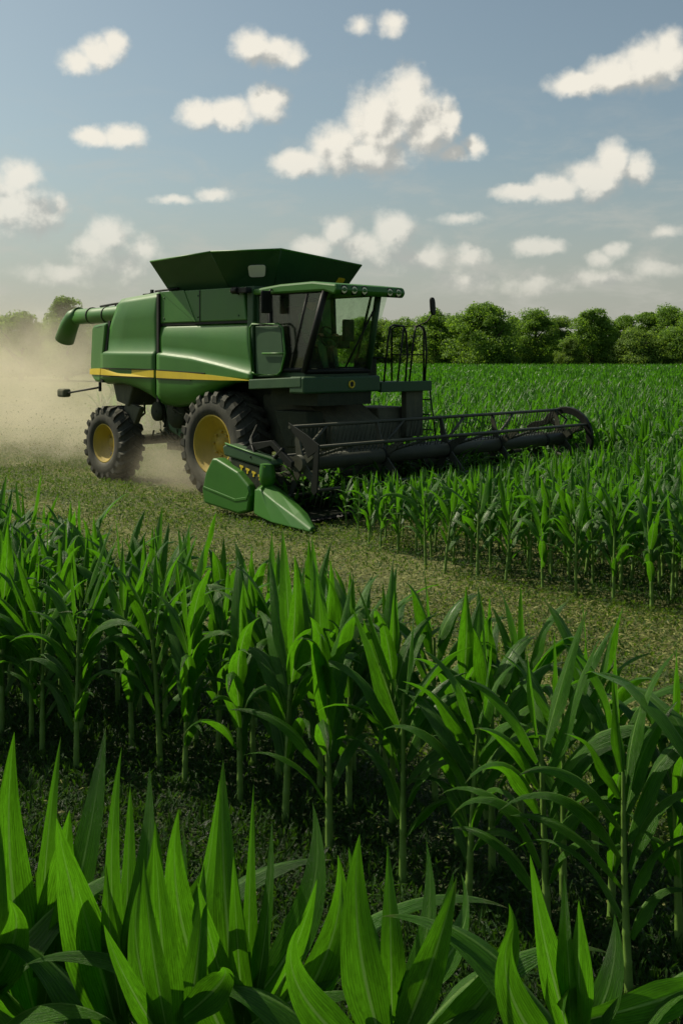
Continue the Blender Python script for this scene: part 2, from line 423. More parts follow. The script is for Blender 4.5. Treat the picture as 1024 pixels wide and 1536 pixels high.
# rear panel
cols = []
for i in range(15):
    f = i/14; u = lerp(-3.60, -1.68, f)
    us = lerp(-2.97, -1.66, f)
    cols.append((u, interp(u, bot), interp(u, led), lerp(3.45, 3.53, f), us))
o = skin(cols, 'side_panel', bulge=lambda u, z: z > 2.98+.10*max(0, min(1, (u+2.6)/.9)) and u > -2.85)
cols = []
for i in range(25):
    f = i/24; u = lerp(-1.62, 1.03, f)
    cols.append((u, interp(u, bot), interp(u, led), 2.93, lerp(-1.62, .84, f)))
o = skin(cols, 'side_panel')
# grain tank side
MB().prism([(-1.62, 2.965), (.80, 2.965), (.72, 3.52), (-1.62, 3.53)], .11, .3).build('tank_panel', 'green', CH, bevel=.02)
MB().prism([(-.46, 2.965), (-.435, 2.965), (-.435, 3.51), (-.46, 3.51)], .104, .12).build('tank_seam', 'groove', CH)
MB().box(-1.64, .84, .125, .2, 2.925, 2.968).build('panel_gap', 'groove', CH)
MB().box(-1.68, -1.62, .07, .2, 1.55, 3.5).build('panel_gap', 'groove', CH)
# long recessed hand groove on the front side panel
MB().box(-1.5, .52, .126, .16, 2.64, 2.655).build('panel_crease', 'green_dark', CH, bevel=.004)
MB().prism([(-1.60, 3.53), (-.9, 3.53), (-.56, 2.97), (-.60, 2.97)], .100, .112).build('tank_shadow_sheet', 'green', CH, bevel=.004)  # raised sheet shaped after the diagonal shadow on the tank side
# rear hood
hm = MB().prism([(-4.10, 2.93), (-4.0, 2.98), (-3.7, 3.0), (-3.36, 3.02), (-3.62, 1.86), (-3.92, 1.87), (-4.16, 1.99), (-4.2, 2.2)], .07, 2.75)
hoodv = lambda u: .07+.17*max(0, (-3.36-u)/.84)**1.3
hm.v = [(u, hoodv(u) if v < 1 else v, z) for u, v, z in hm.v]
hm.build('rear_hood', 'green', CH, bevel=.05)
MB().prism([(-3.36, 3.05), (-3.28, 3.05), (-3.56, 1.86), (-3.64, 1.86)], .12, 2.7).build('panel_gap', 'groove', CH)
# yellow stripe pieces (a raised band that tapers forward)
def stripe(u0, u1, z0a, z1a, z0b, z1b, v=.012):
    mb = MB(); n = 14; pts = [(lerp(u0, u1, i/n), lerp(z1a, z1b, i/n)) for i in range(n+1)] + [(lerp(u1, u0, i/n), lerp(z0b, z0a, i/n)) for i in range(n+1)]
    mb.prism(pts, v, v+.03); mb.v = [(a_, b_+.06*max(0, (-2.75-a_)/.75)**2, z_) for a_, b_, z_ in mb.v]
    return mb.build('yellow_stripe', 'yellow', CH)
sp = MB().prism([(-4.18, 2.12), (-3.9, 2.13), (-3.58, 2.135), (-3.60, 2.01), (-3.9, 2.01), (-4.18, 2.01)], .05, .09)
sp.v = [(u, hoodv(u)+(v-.065), z) for u, v, z in sp.v]
sp.build('yellow_stripe', 'yellow', CH)
stripe(-3.56, -1.69, 2.01, 2.13, 1.99, 2.12)
MB().prism([(-1.61, 1.985), (-1.61, 2.115), (-.8, 2.095), (.0, 2.055), (.6, 2.015), (1.0, 1.98), (.2, 1.972), (-.8, 1.975)], .010, .04).build('yellow_stripe', 'yellow', CH)
for (a, b_, z0, z1) in [(-3.56, -1.69, 2.15, 2.14), (-3.56, -1.69, 2.0, 1.98), (-1.61, -.6, 1.975, 1.965), (-1.61, -.2, 2.135, 2.09)]:
    mb = MB().prism([(lerp(a, b_, i/12), lerp(z0, z1, i/12)) for i in range(13)]+[(lerp(b_, a, i/12), lerp(z1, z0, i/12)-.012) for i in range(13)], .008, .04)
    mb.v = [(p_, q_+.06*max(0, (-2.75-p_)/.75)**2, r_) for p_, q_, r_ in mb.v]
    mb.build('stripe_edge', 'groove', CH)
for (u, z) in ((-1.50, 2.20), (-1.50, 2.75), (.78, 2.30), (-1.78, 2.75), (-1.78, 2.25)):
    MB().box(u-.035, u+.035, .10, .145, z-.02, z+.02).build('latch', 'black', CH, bevel=.006)
for (u, z) in ((-1.5, 3.05), (-1.5, 3.42), (.6, 3.05), (.6, 3.40), (-.5, 3.05), (-.5, 3.42)):
    MB().lathe([(0, .016), (-.01, .014), (-.012, .002)], (u, .11, z), seg=10).build('bolt', 'green_dark', CH)
mb = MB()
for k in range(7): mb.box(-2.62, -2.05, .108, .125, 3.08+k*.04, 3.09+k*.04)
mb.build('vent_slots', 'groove', CH)
# top deck
MB().prism([(-2.95, 3.44), (-1.6, 3.53), (.9, 3.53), (.9, 3.47), (-1.6, 3.47), (-2.95, 3.38)], .2, 2.7).build('deck', 'green_dark', CH)
MB().box(-2.75, -2.45, .5, .8, 3.5, 3.56).box(-2.65, -2.6, .6, .65, 3.55, 3.64).box(-2.72, -2.5, .62, .68, 3.56, 3.58).build('engine_vent', 'black', CH)
MB().tube([(-1.9, .2, 3.56), (-1.2, .2, 3.58)], .02).build('deck_rail', 'black', CH)

# --- hopper extension (flared flaps, thin sheet)
zb = 3.54
B = [(-1.55, .28), (.15, .28), (.80, .70), (.80, 2.35), (.15, 2.75), (-1.55, 2.75)]
T = [(-1.45, -.22, 4.05), (.28, -.22, 4.10), (1.22, .50, 4.13), (1.18, 2.42, 3.98), (.3, 3.1, 4.05), (-1.7, 3.1, 4.0)]
n = 6
for i in range(n):
    j = (i+1) % n
    mb = MB().add([(B[i][0], B[i][1], zb), (B[j][0], B[j][1], zb), T[j], T[i]], [(0, 1, 2, 3)])
    mb.build('hopper_flap', 'green_dark' if i in (1, 2, 3) else 'green_dark', CH, solid=.025)
    MB().tube([T[i], T[j]], .018, 6).build('flap_edge', 'green', CH)
    MB().tube([(B[i][0], B[i][1], zb), T[i]], .014, 6).build('flap_crease', 'green_dark', CH)
MB().prism(B, zb-.06, zb+.02, 'uv').build('hopper_collar', 'green_dark', CH)
# windows in the front corner flap (set 1 cm proud)
def on_flap(i, s0, s1, h0, h1, name, mat, rad=.35):
    j = (i+1) % n
    b0, b1 = Vector((*B[i], zb)), Vector((*B[j], zb)); t0, t1 = Vector(T[i]), Vector(T[j])
    P = lambda s, h: (b0.lerp(b1, s)).lerp(t0.lerp(t1, s), h)
    nrm = (b1-b0).cross(t0-b0).normalized()
    if nrm.z > 0: nrm = -nrm
    cs, ch, rs, rh = (s0+s1)/2, (h0+h1)/2, (s1-s0)/2, (h1-h0)/2
    pts = []
    for k in range(20):
        a = 2*PI*k/20; c_, s_ = math.cos(a), math.sin(a)
        pts.append(P(cs+rs*math.copysign(abs(c_)**rad, c_), ch+rh*math.copysign(abs(s_)**rad, s_))+nrm*.022)
    mb = MB().add(pts, [tuple(range(20))]); return mb.build(name, mat, CH, solid=.012)
on_flap(1, .50, .80, .30, .62, 'hopper_window', 'window')
on_flap(2, .80, .90, .12, .48, 'hopper_window', 'yellow', .3)

# --- unloading auger folded back
a_r = .165
pts = [(-1.6, 1.0, 3.33), (-4.35, 1.0, 3.24), (-5.15, 1.0, 3.22), (-5.95, 1.0, 3.22)]
au = MB().tube(pts, a_r, 20).build('unloading_auger', 'green', CH)
for u in (-4.75, -5.35): MB().tube([(u-.015, 1.0, 3.228), (u+.015, 1.0, 3.228)], a_r+.012, 20).build('auger_ring', 'groove', au)
MB().tube([(-5.85, 1.0, 3.26), (-6.12, 1.0, 3.20), (-6.28, 1.0, 3.05), (-6.50, 1.0, 2.72)], [.162, .175, .19, .205], 18, caps=False).build('auger_spout', 'green', au, solid=.015)
MB().tube([(-3.3, 1.1, 3.5), (-4.6, 1.1, 3.46), (-5.2, 1.1, 3.42)], .025, 6).tube([(-4.6, 1.1, 3.46), (-4.7, 1.1, 3.3)], .02, 6).build('auger_stay', 'black', au)

# --- rear marker arm
arm = MB().tube([(-3.85, .25, 1.76), (-5.05, .25, 1.62)], .02, 8).tube([(-3.85, .25, 1.68), (-3.85, .25, 1.86)], .03, 8).build('marker_arm', 'black', CH)
MB().box(-5.36, -5.08, .16, .34, 1.53, 1.70).build('marker_lamp', 'dusty', arm, bevel=.04)

# --- chassis and under-body machinery
MB().prism([(-2.9, 1.9), (-2.6, 1.2), (-2.2, .92), (-1.2, .70), (-.6, .60), (.0, .82), (.6, 1.2), (1.0, 1.9)], .75, 2.1).build('chassis', 'grime', CH, bevel=.04)
MB().prism([(-2.0, 1.6), (-1.8, 1.0), (-1.1, .75), (-.7, 1.0), (-.5, 1.6)], .42, .76).build('belt_guard', 'green_dark', CH, bevel=.05)
mb = MB()
for (u, z, r) in [(-1.5, 1.35, .28), (-.75, 1.2, .20), (-.35, 1.45, .16), (-2.1, 1.35, .18)]:
    mb.lathe([(0, .02), (0, r), (.03, r), (.03, r*.85), (.05, r*.85), (.05, r), (.08, r), (.08, .02)], (u, .36, z), seg=24)
mb.build('pulley', 'grime', CH)
mb = MB()
rr = random.Random(3)
for k in range(34):
    u = rr.uniform(-2.6, .4); z = rr.uniform(.75, 1.7)
    mb.tube([(u, .4, z), (u+rr.uniform(-.25, .25), .34+rr.uniform(0, .2), z-.2), (u+rr.uniform(-.5, .5), .45, z-rr.uniform(.1, .5))], rr.choice([.012, .02, .03]), 6)
mb.build('hydraulic_hose', 'grime', CH)
MB().box(-.95, -.72, .38, .6, .75, 1.3).build('oil_filter', 'yellow', CH, bevel=.05)
MB().prism([(-3.5, 1.88), (-3.35, 1.5), (-2.95, 1.42), (-2.75, 1.88)], .30, 2.3).build('chaff_chute', 'dusty', CH, bevel=.03)
MB().tube([(-3.4, .8, .72), (-3.4, 2.2, .72)], .10, 12).tube([(-3.4, 1.4, .72), (-2.6, 1.4, 1.4)], .09, 10).build('rear_axle', 'grime', CH)
MB().tube([(0, .6, .88), (0, 2.3, .88)], .16, 14).box(-.25, .3, .66, .9, .7, 1.5).build('front_axle', 'grime', CH)
MB().prism([(-3.1, 1.5), (-3.25, 1.05), (-2.95, .85), (-2.6, 1.4)], .34, .46).build('steering_guard', 'dusty', CH, bevel=.02)
mb = MB()
for k in range(7): mb.tube([(-2.2+.09*k, .7, .78), (-2.2+.09*k, .7, .62)], .03, 6)
mb.build('chopper_tines', 'dusty', CH)

# --- wheels
def wheel(u, v, z, R, w, rimr, near=True, lugs=22):
    d = 1 if near else -1                       # outer face at v, body towards +d
    P = lambda prof: [(d*a, r) for a, r in prof]
    rim = MB().lathe(P([(.10, rimr*1.0), (.02, rimr*1.05), (.015, rimr*.985), (.07, rimr*.95), (.075, rimr*.86), (.13, rimr*.83), (.135, rimr*.72), (.19, rimr*.69), (.195, rimr*.60), (.24, rimr*.56), (.25, rimr*.30), (.19, rimr*.24), (.18, .01)]), (u, v, z))
    wo = rim.build('wheel', 'rim', CH)
    ty = MB().lathe(P([(.06, rimr*1.0), (.01, rimr*1.06), (-.015, rimr*1.25), (-.01, R*.80), (.03, R*.90), (.09, R*.945), (w*.5, R*.965), (w-.09, R*.945), (w-.03, R*.90), (w+.01, R*.8), (w+.015, rimr*1.25), (w-.01, rimr*1.06), (w-.06, rimr)]), (u, v, z), seg=64)
    # chevron lugs
    for side in (0, 1):
        for k in range(lugs):
            a0 = 2*PI*(k+.5*side)/lugs
            prof = [(0.0, .86), (.03, .93), (.5, .965)]
            vs = []
            path = [(0.0, 0.0, .83), (.05, .035, .91), (.22, .13, .948), (.54, .33, .965)]
            for (fw, fa, rr_) in path:
                a = a0+fa*(2*PI/lugs)*2.1; hw = .018+.016*(1-fw)
                top = (1.0 if fw > .04 else .93)
                for (dr, da) in ((rr_-.02, -hw*1.7), (top, -hw), (top, hw), (rr_-.02, hw*1.7)):
                    rrr = R*dr; aa = a+da*1.6
                    vpos = (fw*w*.98 if side == 0 else w-fw*w*.98) + (-.018 if side == 0 and fw < .01 else .018 if fw < .01 else 0)
                    vs.append((u+rrr*math.cos(aa), v+d*vpos, z+rrr*math.sin(aa)))
            fs = []
            for q_ in range(3):
                for e in range(4):
                    e2 = (e+1) % 4; fs.append((q_*4+e, q_*4+e2, (q_+1)*4+e2, (q_+1)*4+e))
            fs += [(0, 1, 2, 3), (15, 14, 13, 12)]
            ty.add(vs, fs)
    t_ = ty.build('tyre', 'rubber', wo)
    hb = MB().lathe(P([(.25, rimr*.26), (.21, rimr*.24), (.20, rimr*.18), (.20, .005)]), (u, v, z), seg=20)
    for k in range(8):
        a = 2*PI*k/8; hb.lathe(P([(.24, .022), (.205, .022), (.205, .002)]), (u+rimr*.42*math.cos(a), v, z+rimr*.42*math.sin(a)), seg=6)
    hb.build('hub', 'rim', wo)
    MB().lathe(P([(.128, .002), (.120, rimr*.12), (.15, rimr*.14)]), (u+rimr*.66*math.cos(-1.1), v, z+rimr*.66*math.sin(-1.1)), seg=16).build('valve_hole', 'groove', wo)
wheel(0, 0, .88, .90, .62, .49)
wheel(-3.4, .03, .70, .715, .50, .36, lugs=20)
wheel(0, 2.95, .88, .90, .62, .49, near=False)
wheel(-3.4, 2.8, .70, .715, .50, .36, near=False, lugs=20)

# --- cab
cab = MB()
V0, V1 = .20, 1.62
# lower shell, rear wall and pillars
cab.prism([(.98, 2.02), (2.12, 2.02), (2.12, 2.14), (.98, 2.14)], V0, V1)
cab.box(.92, .99, V0, V1, 2.1, 3.42)
cabo = cab.build('cab', 'green_dark', CH, bevel=.02)
def bar(p0, p1, r, name, mat, par, seg=8): return MB().tube([p0, p1], r, seg).build(name, mat, par)
for v in (V0, V1):
    bar((1.34, v, 2.12), (1.28, v, 3.42), .045, 'pillar', 'black', cabo)
    bar((2.10, v, 2.12), (2.58, v if v < 1 else v-.24, 3.42), .055, 'pillar', 'green_dark' if v > 1 else 'black', cabo)
    bar((1.78, v, 2.12), (2.20, v, 3.42), .022, 'door_edge', 'black', cabo)
    bar((1.0, v, 2.16), (2.10, v, 2.16), .04, 'door_sill', 'black', cabo)
    bar((1.02, v, 3.4), (2.58, v, 3.4), .05, 'roof_rail', 'black', cabo)
    MB().prism([(1.02, 2.15), (2.10, 2.15), (2.56, 3.40), (1.02, 3.40)], v-.006, v+.006).build('side_window', 'glass', cabo)
MB().add([(2.12, V0+.02, 2.16), (2.12, V1-.02, 2.16), (2.58, V1-.26, 3.38), (2.58, V0+.02, 3.38)], [(0, 1, 2, 3)]).build('windscreen', 'glass', cabo, solid=.01)
bar((2.23, .98, 2.2), (2.52, 1.42, 3.25), .016, 'wiper', 'black', cabo)
bar((2.13, V0, 2.14), (2.13, V1, 2.14), .045, 'windscreen_sill', 'black', cabo)
# small far quarter window behind the front post
# interior
seat = MB().box(1.25, 1.75, .62, 1.12, 2.14, 2.55).build('seat', 'fabric', cabo, bevel=.05)
MB().prism([(1.2, 2.5), (1.36, 2.5), (1.28, 3.2), (1.14, 3.2)], .64, 1.10).build('backrest', 'fabric', seat, bevel=.06)
col_ = MB().tube([(2.05, .87, 2.15), (1.98, .87, 2.62)], .05, 8).build('steering_column', 'black', cabo)
mb = MB()
ring = [(1.96+.0*math.cos(a)-.07*math.sin(a), .87+.19*math.cos(a), 2.68+.17*math.sin(a)) for a in [2*PI*k/20 for k in range(21)]]
mb.tube(ring, .016, 6, caps=False).tube([ring[0], ring[10]], .014, 6).build('steering_wheel', 'black', col_)
MB().box(1.4, 1.9, 1.2, 1.42, 2.5, 2.72).box(1.9, 1.96, 1.22, 1.46, 2.62, 2.98).build('console', 'black', cabo, bevel=.02)
# dark control cabinet standing behind the seat
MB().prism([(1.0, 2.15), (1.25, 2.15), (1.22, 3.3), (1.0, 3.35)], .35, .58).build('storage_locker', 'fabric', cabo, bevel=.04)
# roof
roof = MB().prism([(.80, 3.46), (1.6, 3.52), (2.35, 3.53), (2.86, 3.47), (2.90, 3.38), (2.84, 3.30), (2.60, 3.37), (.80, 3.37)], V0-.07, V1+.06).build('roof', 'green', cabo, bevel=.035)
for v in (.30, .52, .74, 1.32, 1.52):
    l = MB().lathe([(0, .004), (.018, .05), (.0, .062), (-.02, .066)], (2.872, v, 3.385), axis='u', seg=20).build('roof_lamp', 'lamp', roof)
    MB().lathe([(-.03, .074), (.012, .074), (.012, .060)], (2.872, v, 3.385), axis='u', seg=20).build('lamp_ring', 'black', l)
# lower front beam with round lamp
beam = MB().box(2.02, 2.36, -.05, 1.66, 1.80, 2.06).build('front_beam', 'green_dark', CH, bevel=.03)
MB().prism([(1.06, 2.0), (2.3, 2.06), (2.3, 1.9), (1.06, 1.84)], -.06, .28).build('cab_deck', 'green_dark', CH, bevel=.015)
bl = MB().lathe([(.0, .065), (.02, .065), (.02, .045), (.005, .04), (.005, .003)], (2.36, .98, 1.93), axis='u', seg=24).build('beacon', 'yellow', beam)
MB().lathe([(.010, .044), (.016, .002)], (2.36, .98, 1.93), axis='u', seg=20).build('beacon_lens', 'black', bl)
MB().box(1.2, 2.3, .3, 1.5, 1.6, 1.86).build('cab_base', 'grime', CH)
# near side door panel, handrail loop and mirror
MB().prism([(1.06, 2.04), (1.62, 2.06), (1.72, 2.4), (1.66, 2.86), (1.04, 2.86)], .10, .13).build('ladder_gate', 'green_dark', CH, bevel=.01)
loop = [(1.0, .07, 2.12), (.94, .07, 2.6), (.94, .07, 2.84), (1.0, .07, 2.90), (1.64, .07, 2.89), (1.74, .07, 2.82), (1.80, .07, 2.42), (1.70, .07, 2.14), (1.62, .07, 2.08), (1.06, .07, 2.08), (1.0, .07, 2.12)]
MB().tube(loop, .017, 8).tube([(1.25, .07, 2.42), (1.80, .07, 2.42)], .015, 8).build('handrail', 'green', CH)
mm = MB().box(1.40, 1.44, -.10, .10, 3.06, 3.42).build('mirror_housing', 'black', CH, bevel=.05, seg=3)
mm.rotation_euler = (0, 0, 0)
MB().box(1.392, 1.399, -.07, .07, 3.09, 3.39).build('mirror_glass', 'mirror', mm)
MB().tube([(1.42, 0, 3.24), (1.42, .1, 3.44), (1.42, .25, 3.44)], .015, 6).build('mirror_stay', 'black', mm)
def pill(cv, cz, a, b, u0, u1, lean=0.): return MB().prism([(cv+a*math.copysign(abs(math.cos(q))**.6, math.cos(q))+lean*math.sin(q), cz+b*math.copysign(abs(math.sin(q))**.6, math.sin(q))) for q in [2*PI*k/24 for k in range(24)]], u0, u1, 'vz')
mm = pill(2.69, 3.22, .055, .15, 2.58, 2.62, -.02).build('mirror_housing', 'black', CH, bevel=.008)
pill(2.69, 3.22, .043, .135, 2.57, 2.579, -.02).build('mirror_glass', 'mirror', mm)
MB().tube([(2.6, 2.69, 3.10), (2.5, 2.66, 2.96), (2.3, 2.6, 2.88)], .012, 6).build('mirror_stay', 'black', mm)
# work lamp on the front corner of the tank
wl = MB().tube([(.56, .02, 3.46), (.70, .02, 3.455)], .062, 14).box(.68, .92, .0, .12, 3.41, 3.50).build('work_lamp', 'black', CH, bevel=.008)
MB().lathe([(0, .055), (-.012, .05), (-.02, .003)], (.559, .02, 3.46), axis='u', seg=18).build('lamp_glass', 'lamp', wl)
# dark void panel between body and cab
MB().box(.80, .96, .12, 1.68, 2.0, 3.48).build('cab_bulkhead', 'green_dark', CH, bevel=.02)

# --- far side platform, rails, ladder
pf = MB().box(1.4, 2.30, 1.72, 2.98, 1.84, 1.93).box(2.24, 2.32, 1.72, 3.0, 1.78, 1.95).build('platform', 'green_dark', CH, bevel=.012)
rail = MB()
for (u, v0, v1) in ((2.24, 1.86, 2.42), (2.24, 2.5, 2.92)):
    rail.tube([(u, v0, 1.92), (u, v0+.10, 2.6), (u, v0+.16, 2.86), (u, v0+.24, 2.90), (u, v1-.06, 2.88), (u, v1, 2.78), (u, v1+.03, 2.4), (u, v1-.02, 1.92)], .017, 8)
rail.tube([(2.24, 1.9, 2.35), (1.9, 1.75, 2.35)], .014, 6).tube([(2.24, 2.2, 1.92), (2.24, 2.36, 2.88)], .016, 8)
rail.tube([(1.45, 2.92, 1.92), (1.45, 2.92, 2.86), (1.55, 2.92, 2.9), (2.1, 2.92, 2.9), (2.2, 2.92, 2.82), (2.2, 2.92, 1.92)], .017, 8)
rail.tube([(1.45, 2.92, 2.4), (2.2, 2.92, 2.4)], .013, 6)
rail.build('platform_rail', 'black', pf)
MB().box(2.1, 2.22, 2.45, 2.88, 1.0, 1.80).build('ladder_guard', 'dusty', pf, bevel=.01)
lad = MB().tube([(2.28, 2.98, 1.84), (2.40, 3.02, .9)], .014, 6)
lad.tube([(1.9, 2.98, 1.84), (2.02, 3.02, .6)], .014, 6)
for k in range(4): lad.tube([(2.30+.025*k, 2.98, 1.62-.26*k), (1.92+.03*k, 2.98, 1.62-.26*k)], .013, 6)
lad.build('ladder', 'black', pf)
MB().box(1.7, 2.0, 1.7, 1.95, 1.95, 2.35).tube([(1.85, 1.82, 2.3), (2.0, 1.9, 2.6)], .02, 6).build('tool_box', 'grime', pf, bevel=.03)

# --- feeder house and header
MB().prism([(.5, .95), (.5, 1.72), (1.3, 1.80), (2.2, 1.25), (2.25, .45), (1.9, .4)], .72, 1.95).build('feeder_house', 'dusty', CH, bevel=.03)
MB().prism([(1.2, 1.50), (2.0, 1.50), (2.12, .95), (1.5, .9)], .34, .70).build('dust_shield', 'grime', CH, bevel=.03)
MB().prism([(1.2, 1.50), (2.0, 1.50), (2.12, .95), (1.5, .9)], 1.97, 2.75).build('dust_shield', 'dusty', CH, bevel=.03)
HV0, HV1 = -.98, 6.25
hd = MB().prism([(2.02, .66), (2.10, .66), (2.14, .30), (2.6, .14), (3.35, .10), (3.35, .06), (2.5, .07), (2.0, .24)], HV0, HV1)
hd.box(1.92, 2.06, HV0, HV1, .62, .70).box(1.94, 2.06, HV0, HV1, .25, .36)
header = hd.build('header', 'black', CH, bevel=.006)
# intake auger with spiral flighting
ag = MB().tube([(2.45, HV0+.1, .50), (2.45, HV1-.1, .50)], .16, 16)
N_ = 420; vs = []; fs = []
for k in range(N_+1):
    f = k/N_; v = lerp(HV0+.1, HV1-.1, f); a = (v-1.4)/.5*2*PI*(1 if v < 1.4 else -1)
    vs += [(2.45+.16*math.cos(a), v, .5+.16*math.sin(a)), (2.45+.29*math.cos(a), v, .5+.29*math.sin(a))]
    if k: fs.append((2*k-2, 2*k-1, 2*k+1, 2*k))
ag.add(vs, fs); ag.build('intake_auger', 'grime', header)
mb = MB()
for k in range(95):
    v = HV0+.05+k*.0762
    mb.add([(3.34, v-.02, .07), (3.34, v+.02, .07), (3.48, v, .085), (3.34, v, .10)], [(0, 1, 2), (0, 2, 3), (1, 3, 2), (0, 3, 1)])
mb.build('cutter_bar', 'black', header)

# reel
RU, RZ, RR = 3.0, .84, .53
RV0, RV1 = -.78, 6.02
reel = MB().tube([(RU, RV0, RZ), (RU, RV1, RZ)], .122, 20).build('reel', 'reel', CH)
for v in (1.0, 2.55, 3.95, 5.35):
    MB().tube([(RU, v-.04, RZ), (RU, v+.04, RZ)], .129, 20).build('reel_collar', 'black', reel)
angs = [math.radians(a) for a in (102, 30, -42, -114, -186)]
br = random.Random(5)
for a in angs:
    bu, bz = RU+RR*math.cos(a), RZ+RR*math.sin(a)
    mb = MB().tube([(bu, RV0-.04, bz), (bu, RV1+.05, bz)], .027, 8)
    k = 0; v = RV0+.06; tl = .42 if abs(a-angs[1]) < .01 else 1
    while v < RV1:
        lean = br.uniform(-.012, .012)
        mb.tube([(bu, v, bz), (bu-.03*tl, v+lean, bz-.12*tl), (bu-.075*tl, v+lean*2, bz-.27*tl)], .008, 4)
        v += .085
    mb.build('reel_bar', 'reel', reel)
for v in (-.70, 1.0, 2.55, 3.95, 5.9):
    mb = MB()
    for a in angs:
        c_, s_ = math.cos(a), math.sin(a)
        e = (RU+RR*c_, RZ+RR*s_)
        w = .038
        mb.prism([(RU+.09*c_-w*s_*1.8, RZ+.09*s_+w*c_*1.8), (e[0]-w*s_*.7, e[1]+w*c_*.7), (e[0]+w*s_*.7, e[1]-w*c_*.7), (RU+.09*c_+w*s_*1.8, RZ+.09*s_-w*c_*1.8)], v-.012, v+.012)
        # V brace running along the bar direction
        if s_ > .3: mb.tube([(RU+.12*c_, v, RZ+.12*s_), (RU+RR*.62*c_, v+.34, RZ+RR*.62*s_), (RU+RR*.98*c_, v+.62 if v < 5.5 else v, RZ+RR*.98*s_)], .024, 6)
    mb.build('reel_spider', 'reel', reel)
# near end plate: angled dark sheet with pale edges
def A(a, r): return (RU+r*math.cos(math.radians(a)), RZ+r*math.sin(math.radians(a)))
MB().prism([A(102, .60), A(62, .50), A(30, .60), A(24, .50), A(20, .30), A(60, .34), A(95, .45)], RV0-.05, RV0-.03).build('reel_end_plate', 'black', reel, bevel=.006)
MB().prism([A(30, .58), A(24, .56), A(-38, .60), A(-46, .58), A(-46, .50), A(-20, .40), A(20, .44)], RV0-.05, RV0-.025).build('reel_end_plate', 'black', reel, bevel=.006)
# far end cam: a curved hook of sheet steel
outer = [A(a, .58) for a in range(150, -61, -10)]
inner = [A(a, .45 if a > -40 else .52) for a in range(-60, 151, 10)]
MB().prism(outer+inner, RV1+.05, RV1+.13).build('reel_cam', 'black', reel, bevel=.01)
# reel arms from header back to the reel axis
for v, nm in ((RV0-.12, 'reel_arm'), (RV1+.2, 'reel_arm')):
    mb = MB().prism([(2.02, 1.0), (2.2, 1.10), (2.62, 1.16), (3.06, .88), (3.05, .80), (2.96, .80), (2.60, 1.08), (2.06, .93)], v-.03, v+.03)
    mb.tube([(2.2, v, .55), (2.85, v, 1.05)], .035, 8)
    mb.build(nm, 'black', header, bevel=.008)
MB().tube([(2.7, RV1+.25, .5), (3.5, RV1+.25, .28)], .04, 8).tube([(3.1, RV1+.25, .72), (3.45, RV1+.25, .3)], .03, 8).build('far_divider_arm', 'black', header)
MB().prism([(2.1, .9), (2.7, .8), (3.3, .35), (3.9, .04), (3.3, .03), (2.1, .1)], HV1+.02, HV1+.10).build('end_shield', 'green_dark', header, bevel=.01)

# near end shields (green)
v = HV0-.16
MB().prism([(1.50, .84), (1.60, .84), (2.10, .68), (2.36, .50), (2.40, .36), (2.34, .12), (2.12, .06), (1.30, .14), (1.25, .34), (1.34, .62)], v, v+.20).build('end_shield', 'green', header, bevel=.035, seg=3)
MB().prism([(1.27, .37), (1.30, .40), (2.05, .28), (2.30, .33), (2.36, .44), (2.38, .40), (2.32, .29), (2.06, .24)], v-.008, v+.02).build('shield_crease', 'green', header, bevel=.006)
MB().prism([(1.62, 1.02), (1.70, 1.06), (2.70, .90), (2.78, .82), (2.62, .76), (2.16, .82), (1.66, .88)], v+.10, v+.34).build('shield_lid', 'green_dark', header, bevel=.03)
MB().tube([(1.70, v+.10, 1.07), (2.74, v+.10, .895)], .014, 6).build('lid_edge', 'green', header)
MB().prism([(1.8, .86), (2.6, .74), (2.7, .3), (2.0, .2)], v+.12, v+.3).build('drive_housing', 'grime', header)
# curly yellow warning marks on the drive housing
mb = MB()
for (u0, z0) in ((2.02, .77), (2.16, .735), (2.30, .70), (2.44, .66)):
    mb.prism([(u0, z0), (u0+.085, z0-.015), (u0+.085, z0-.04), (u0+.055, z0-.038), (u0+.05, z0-.085), (u0+.02, z0-.08), (u0+.025, z0-.035), (u0, z0-.03)], v+.113, v+.12)
mb.build('warning_decal', 'yellow', header)
MB().lathe([(.0, .10), (-.16, .12), (-.27, .105), (-.33, .06), (-.34, .003)], (2.66, v+.10, .83), axis='z', seg=18).lathe([(0, .10), (.01, .003)], (2.66, v+.10, .83), axis='z', seg=18).tube([(2.66, v+.1, .55), (2.66, v+.1, .38)], .07, 10).build('height_cylinder', 'green', header, bevel=.008)
# pointed crop divider: ridge from the neck to the ground tip
dv = MB()
tip = Vector((3.92, v-.16, .02))
ribs = [ (2.52, [( v+.30, .44), (v+.12, .50), (v-.02, .46), (v-.04, .12), (v+.10, .05), (v+.30, .05)]),
         (2.66, [( v+.32, .48), (v+.12, .56), (v-.05, .48), (v-.08, .10), (v+.08, .03), (v+.32, .03)]),
         (3.05, [( v+.26, .34), (v+.06, .42), (v-.11, .35), (v-.16, .06), (v+.02, .02), (v+.26, .02)]),
         (3.50, [( v+.12, .20), (v-.04, .26), (v-.15, .20), (v-.20, .05), (v-.06, .015), (v+.12, .015)]),
         (3.86, [( v-.08, .07), (v-.13, .09), (v-.17, .07), (v-.19, .03), (v-.14, .012), (v-.08, .012)])]
vs = [(u, a, b) for u, r in ribs for a, b in r]; fs = []
for i in range(len(ribs)-1):
    for k in range(6): fs.append((i*6+k, i*6+(k+1) % 6, (i+1)*6+(k+1) % 6, (i+1)*6+k))
fs += [tuple(range(6)), tuple(range(24, 30))[::-1]]
dv.add(vs, fs); dv.build('crop_divider', 'green', header, bevel=.018, seg=3)
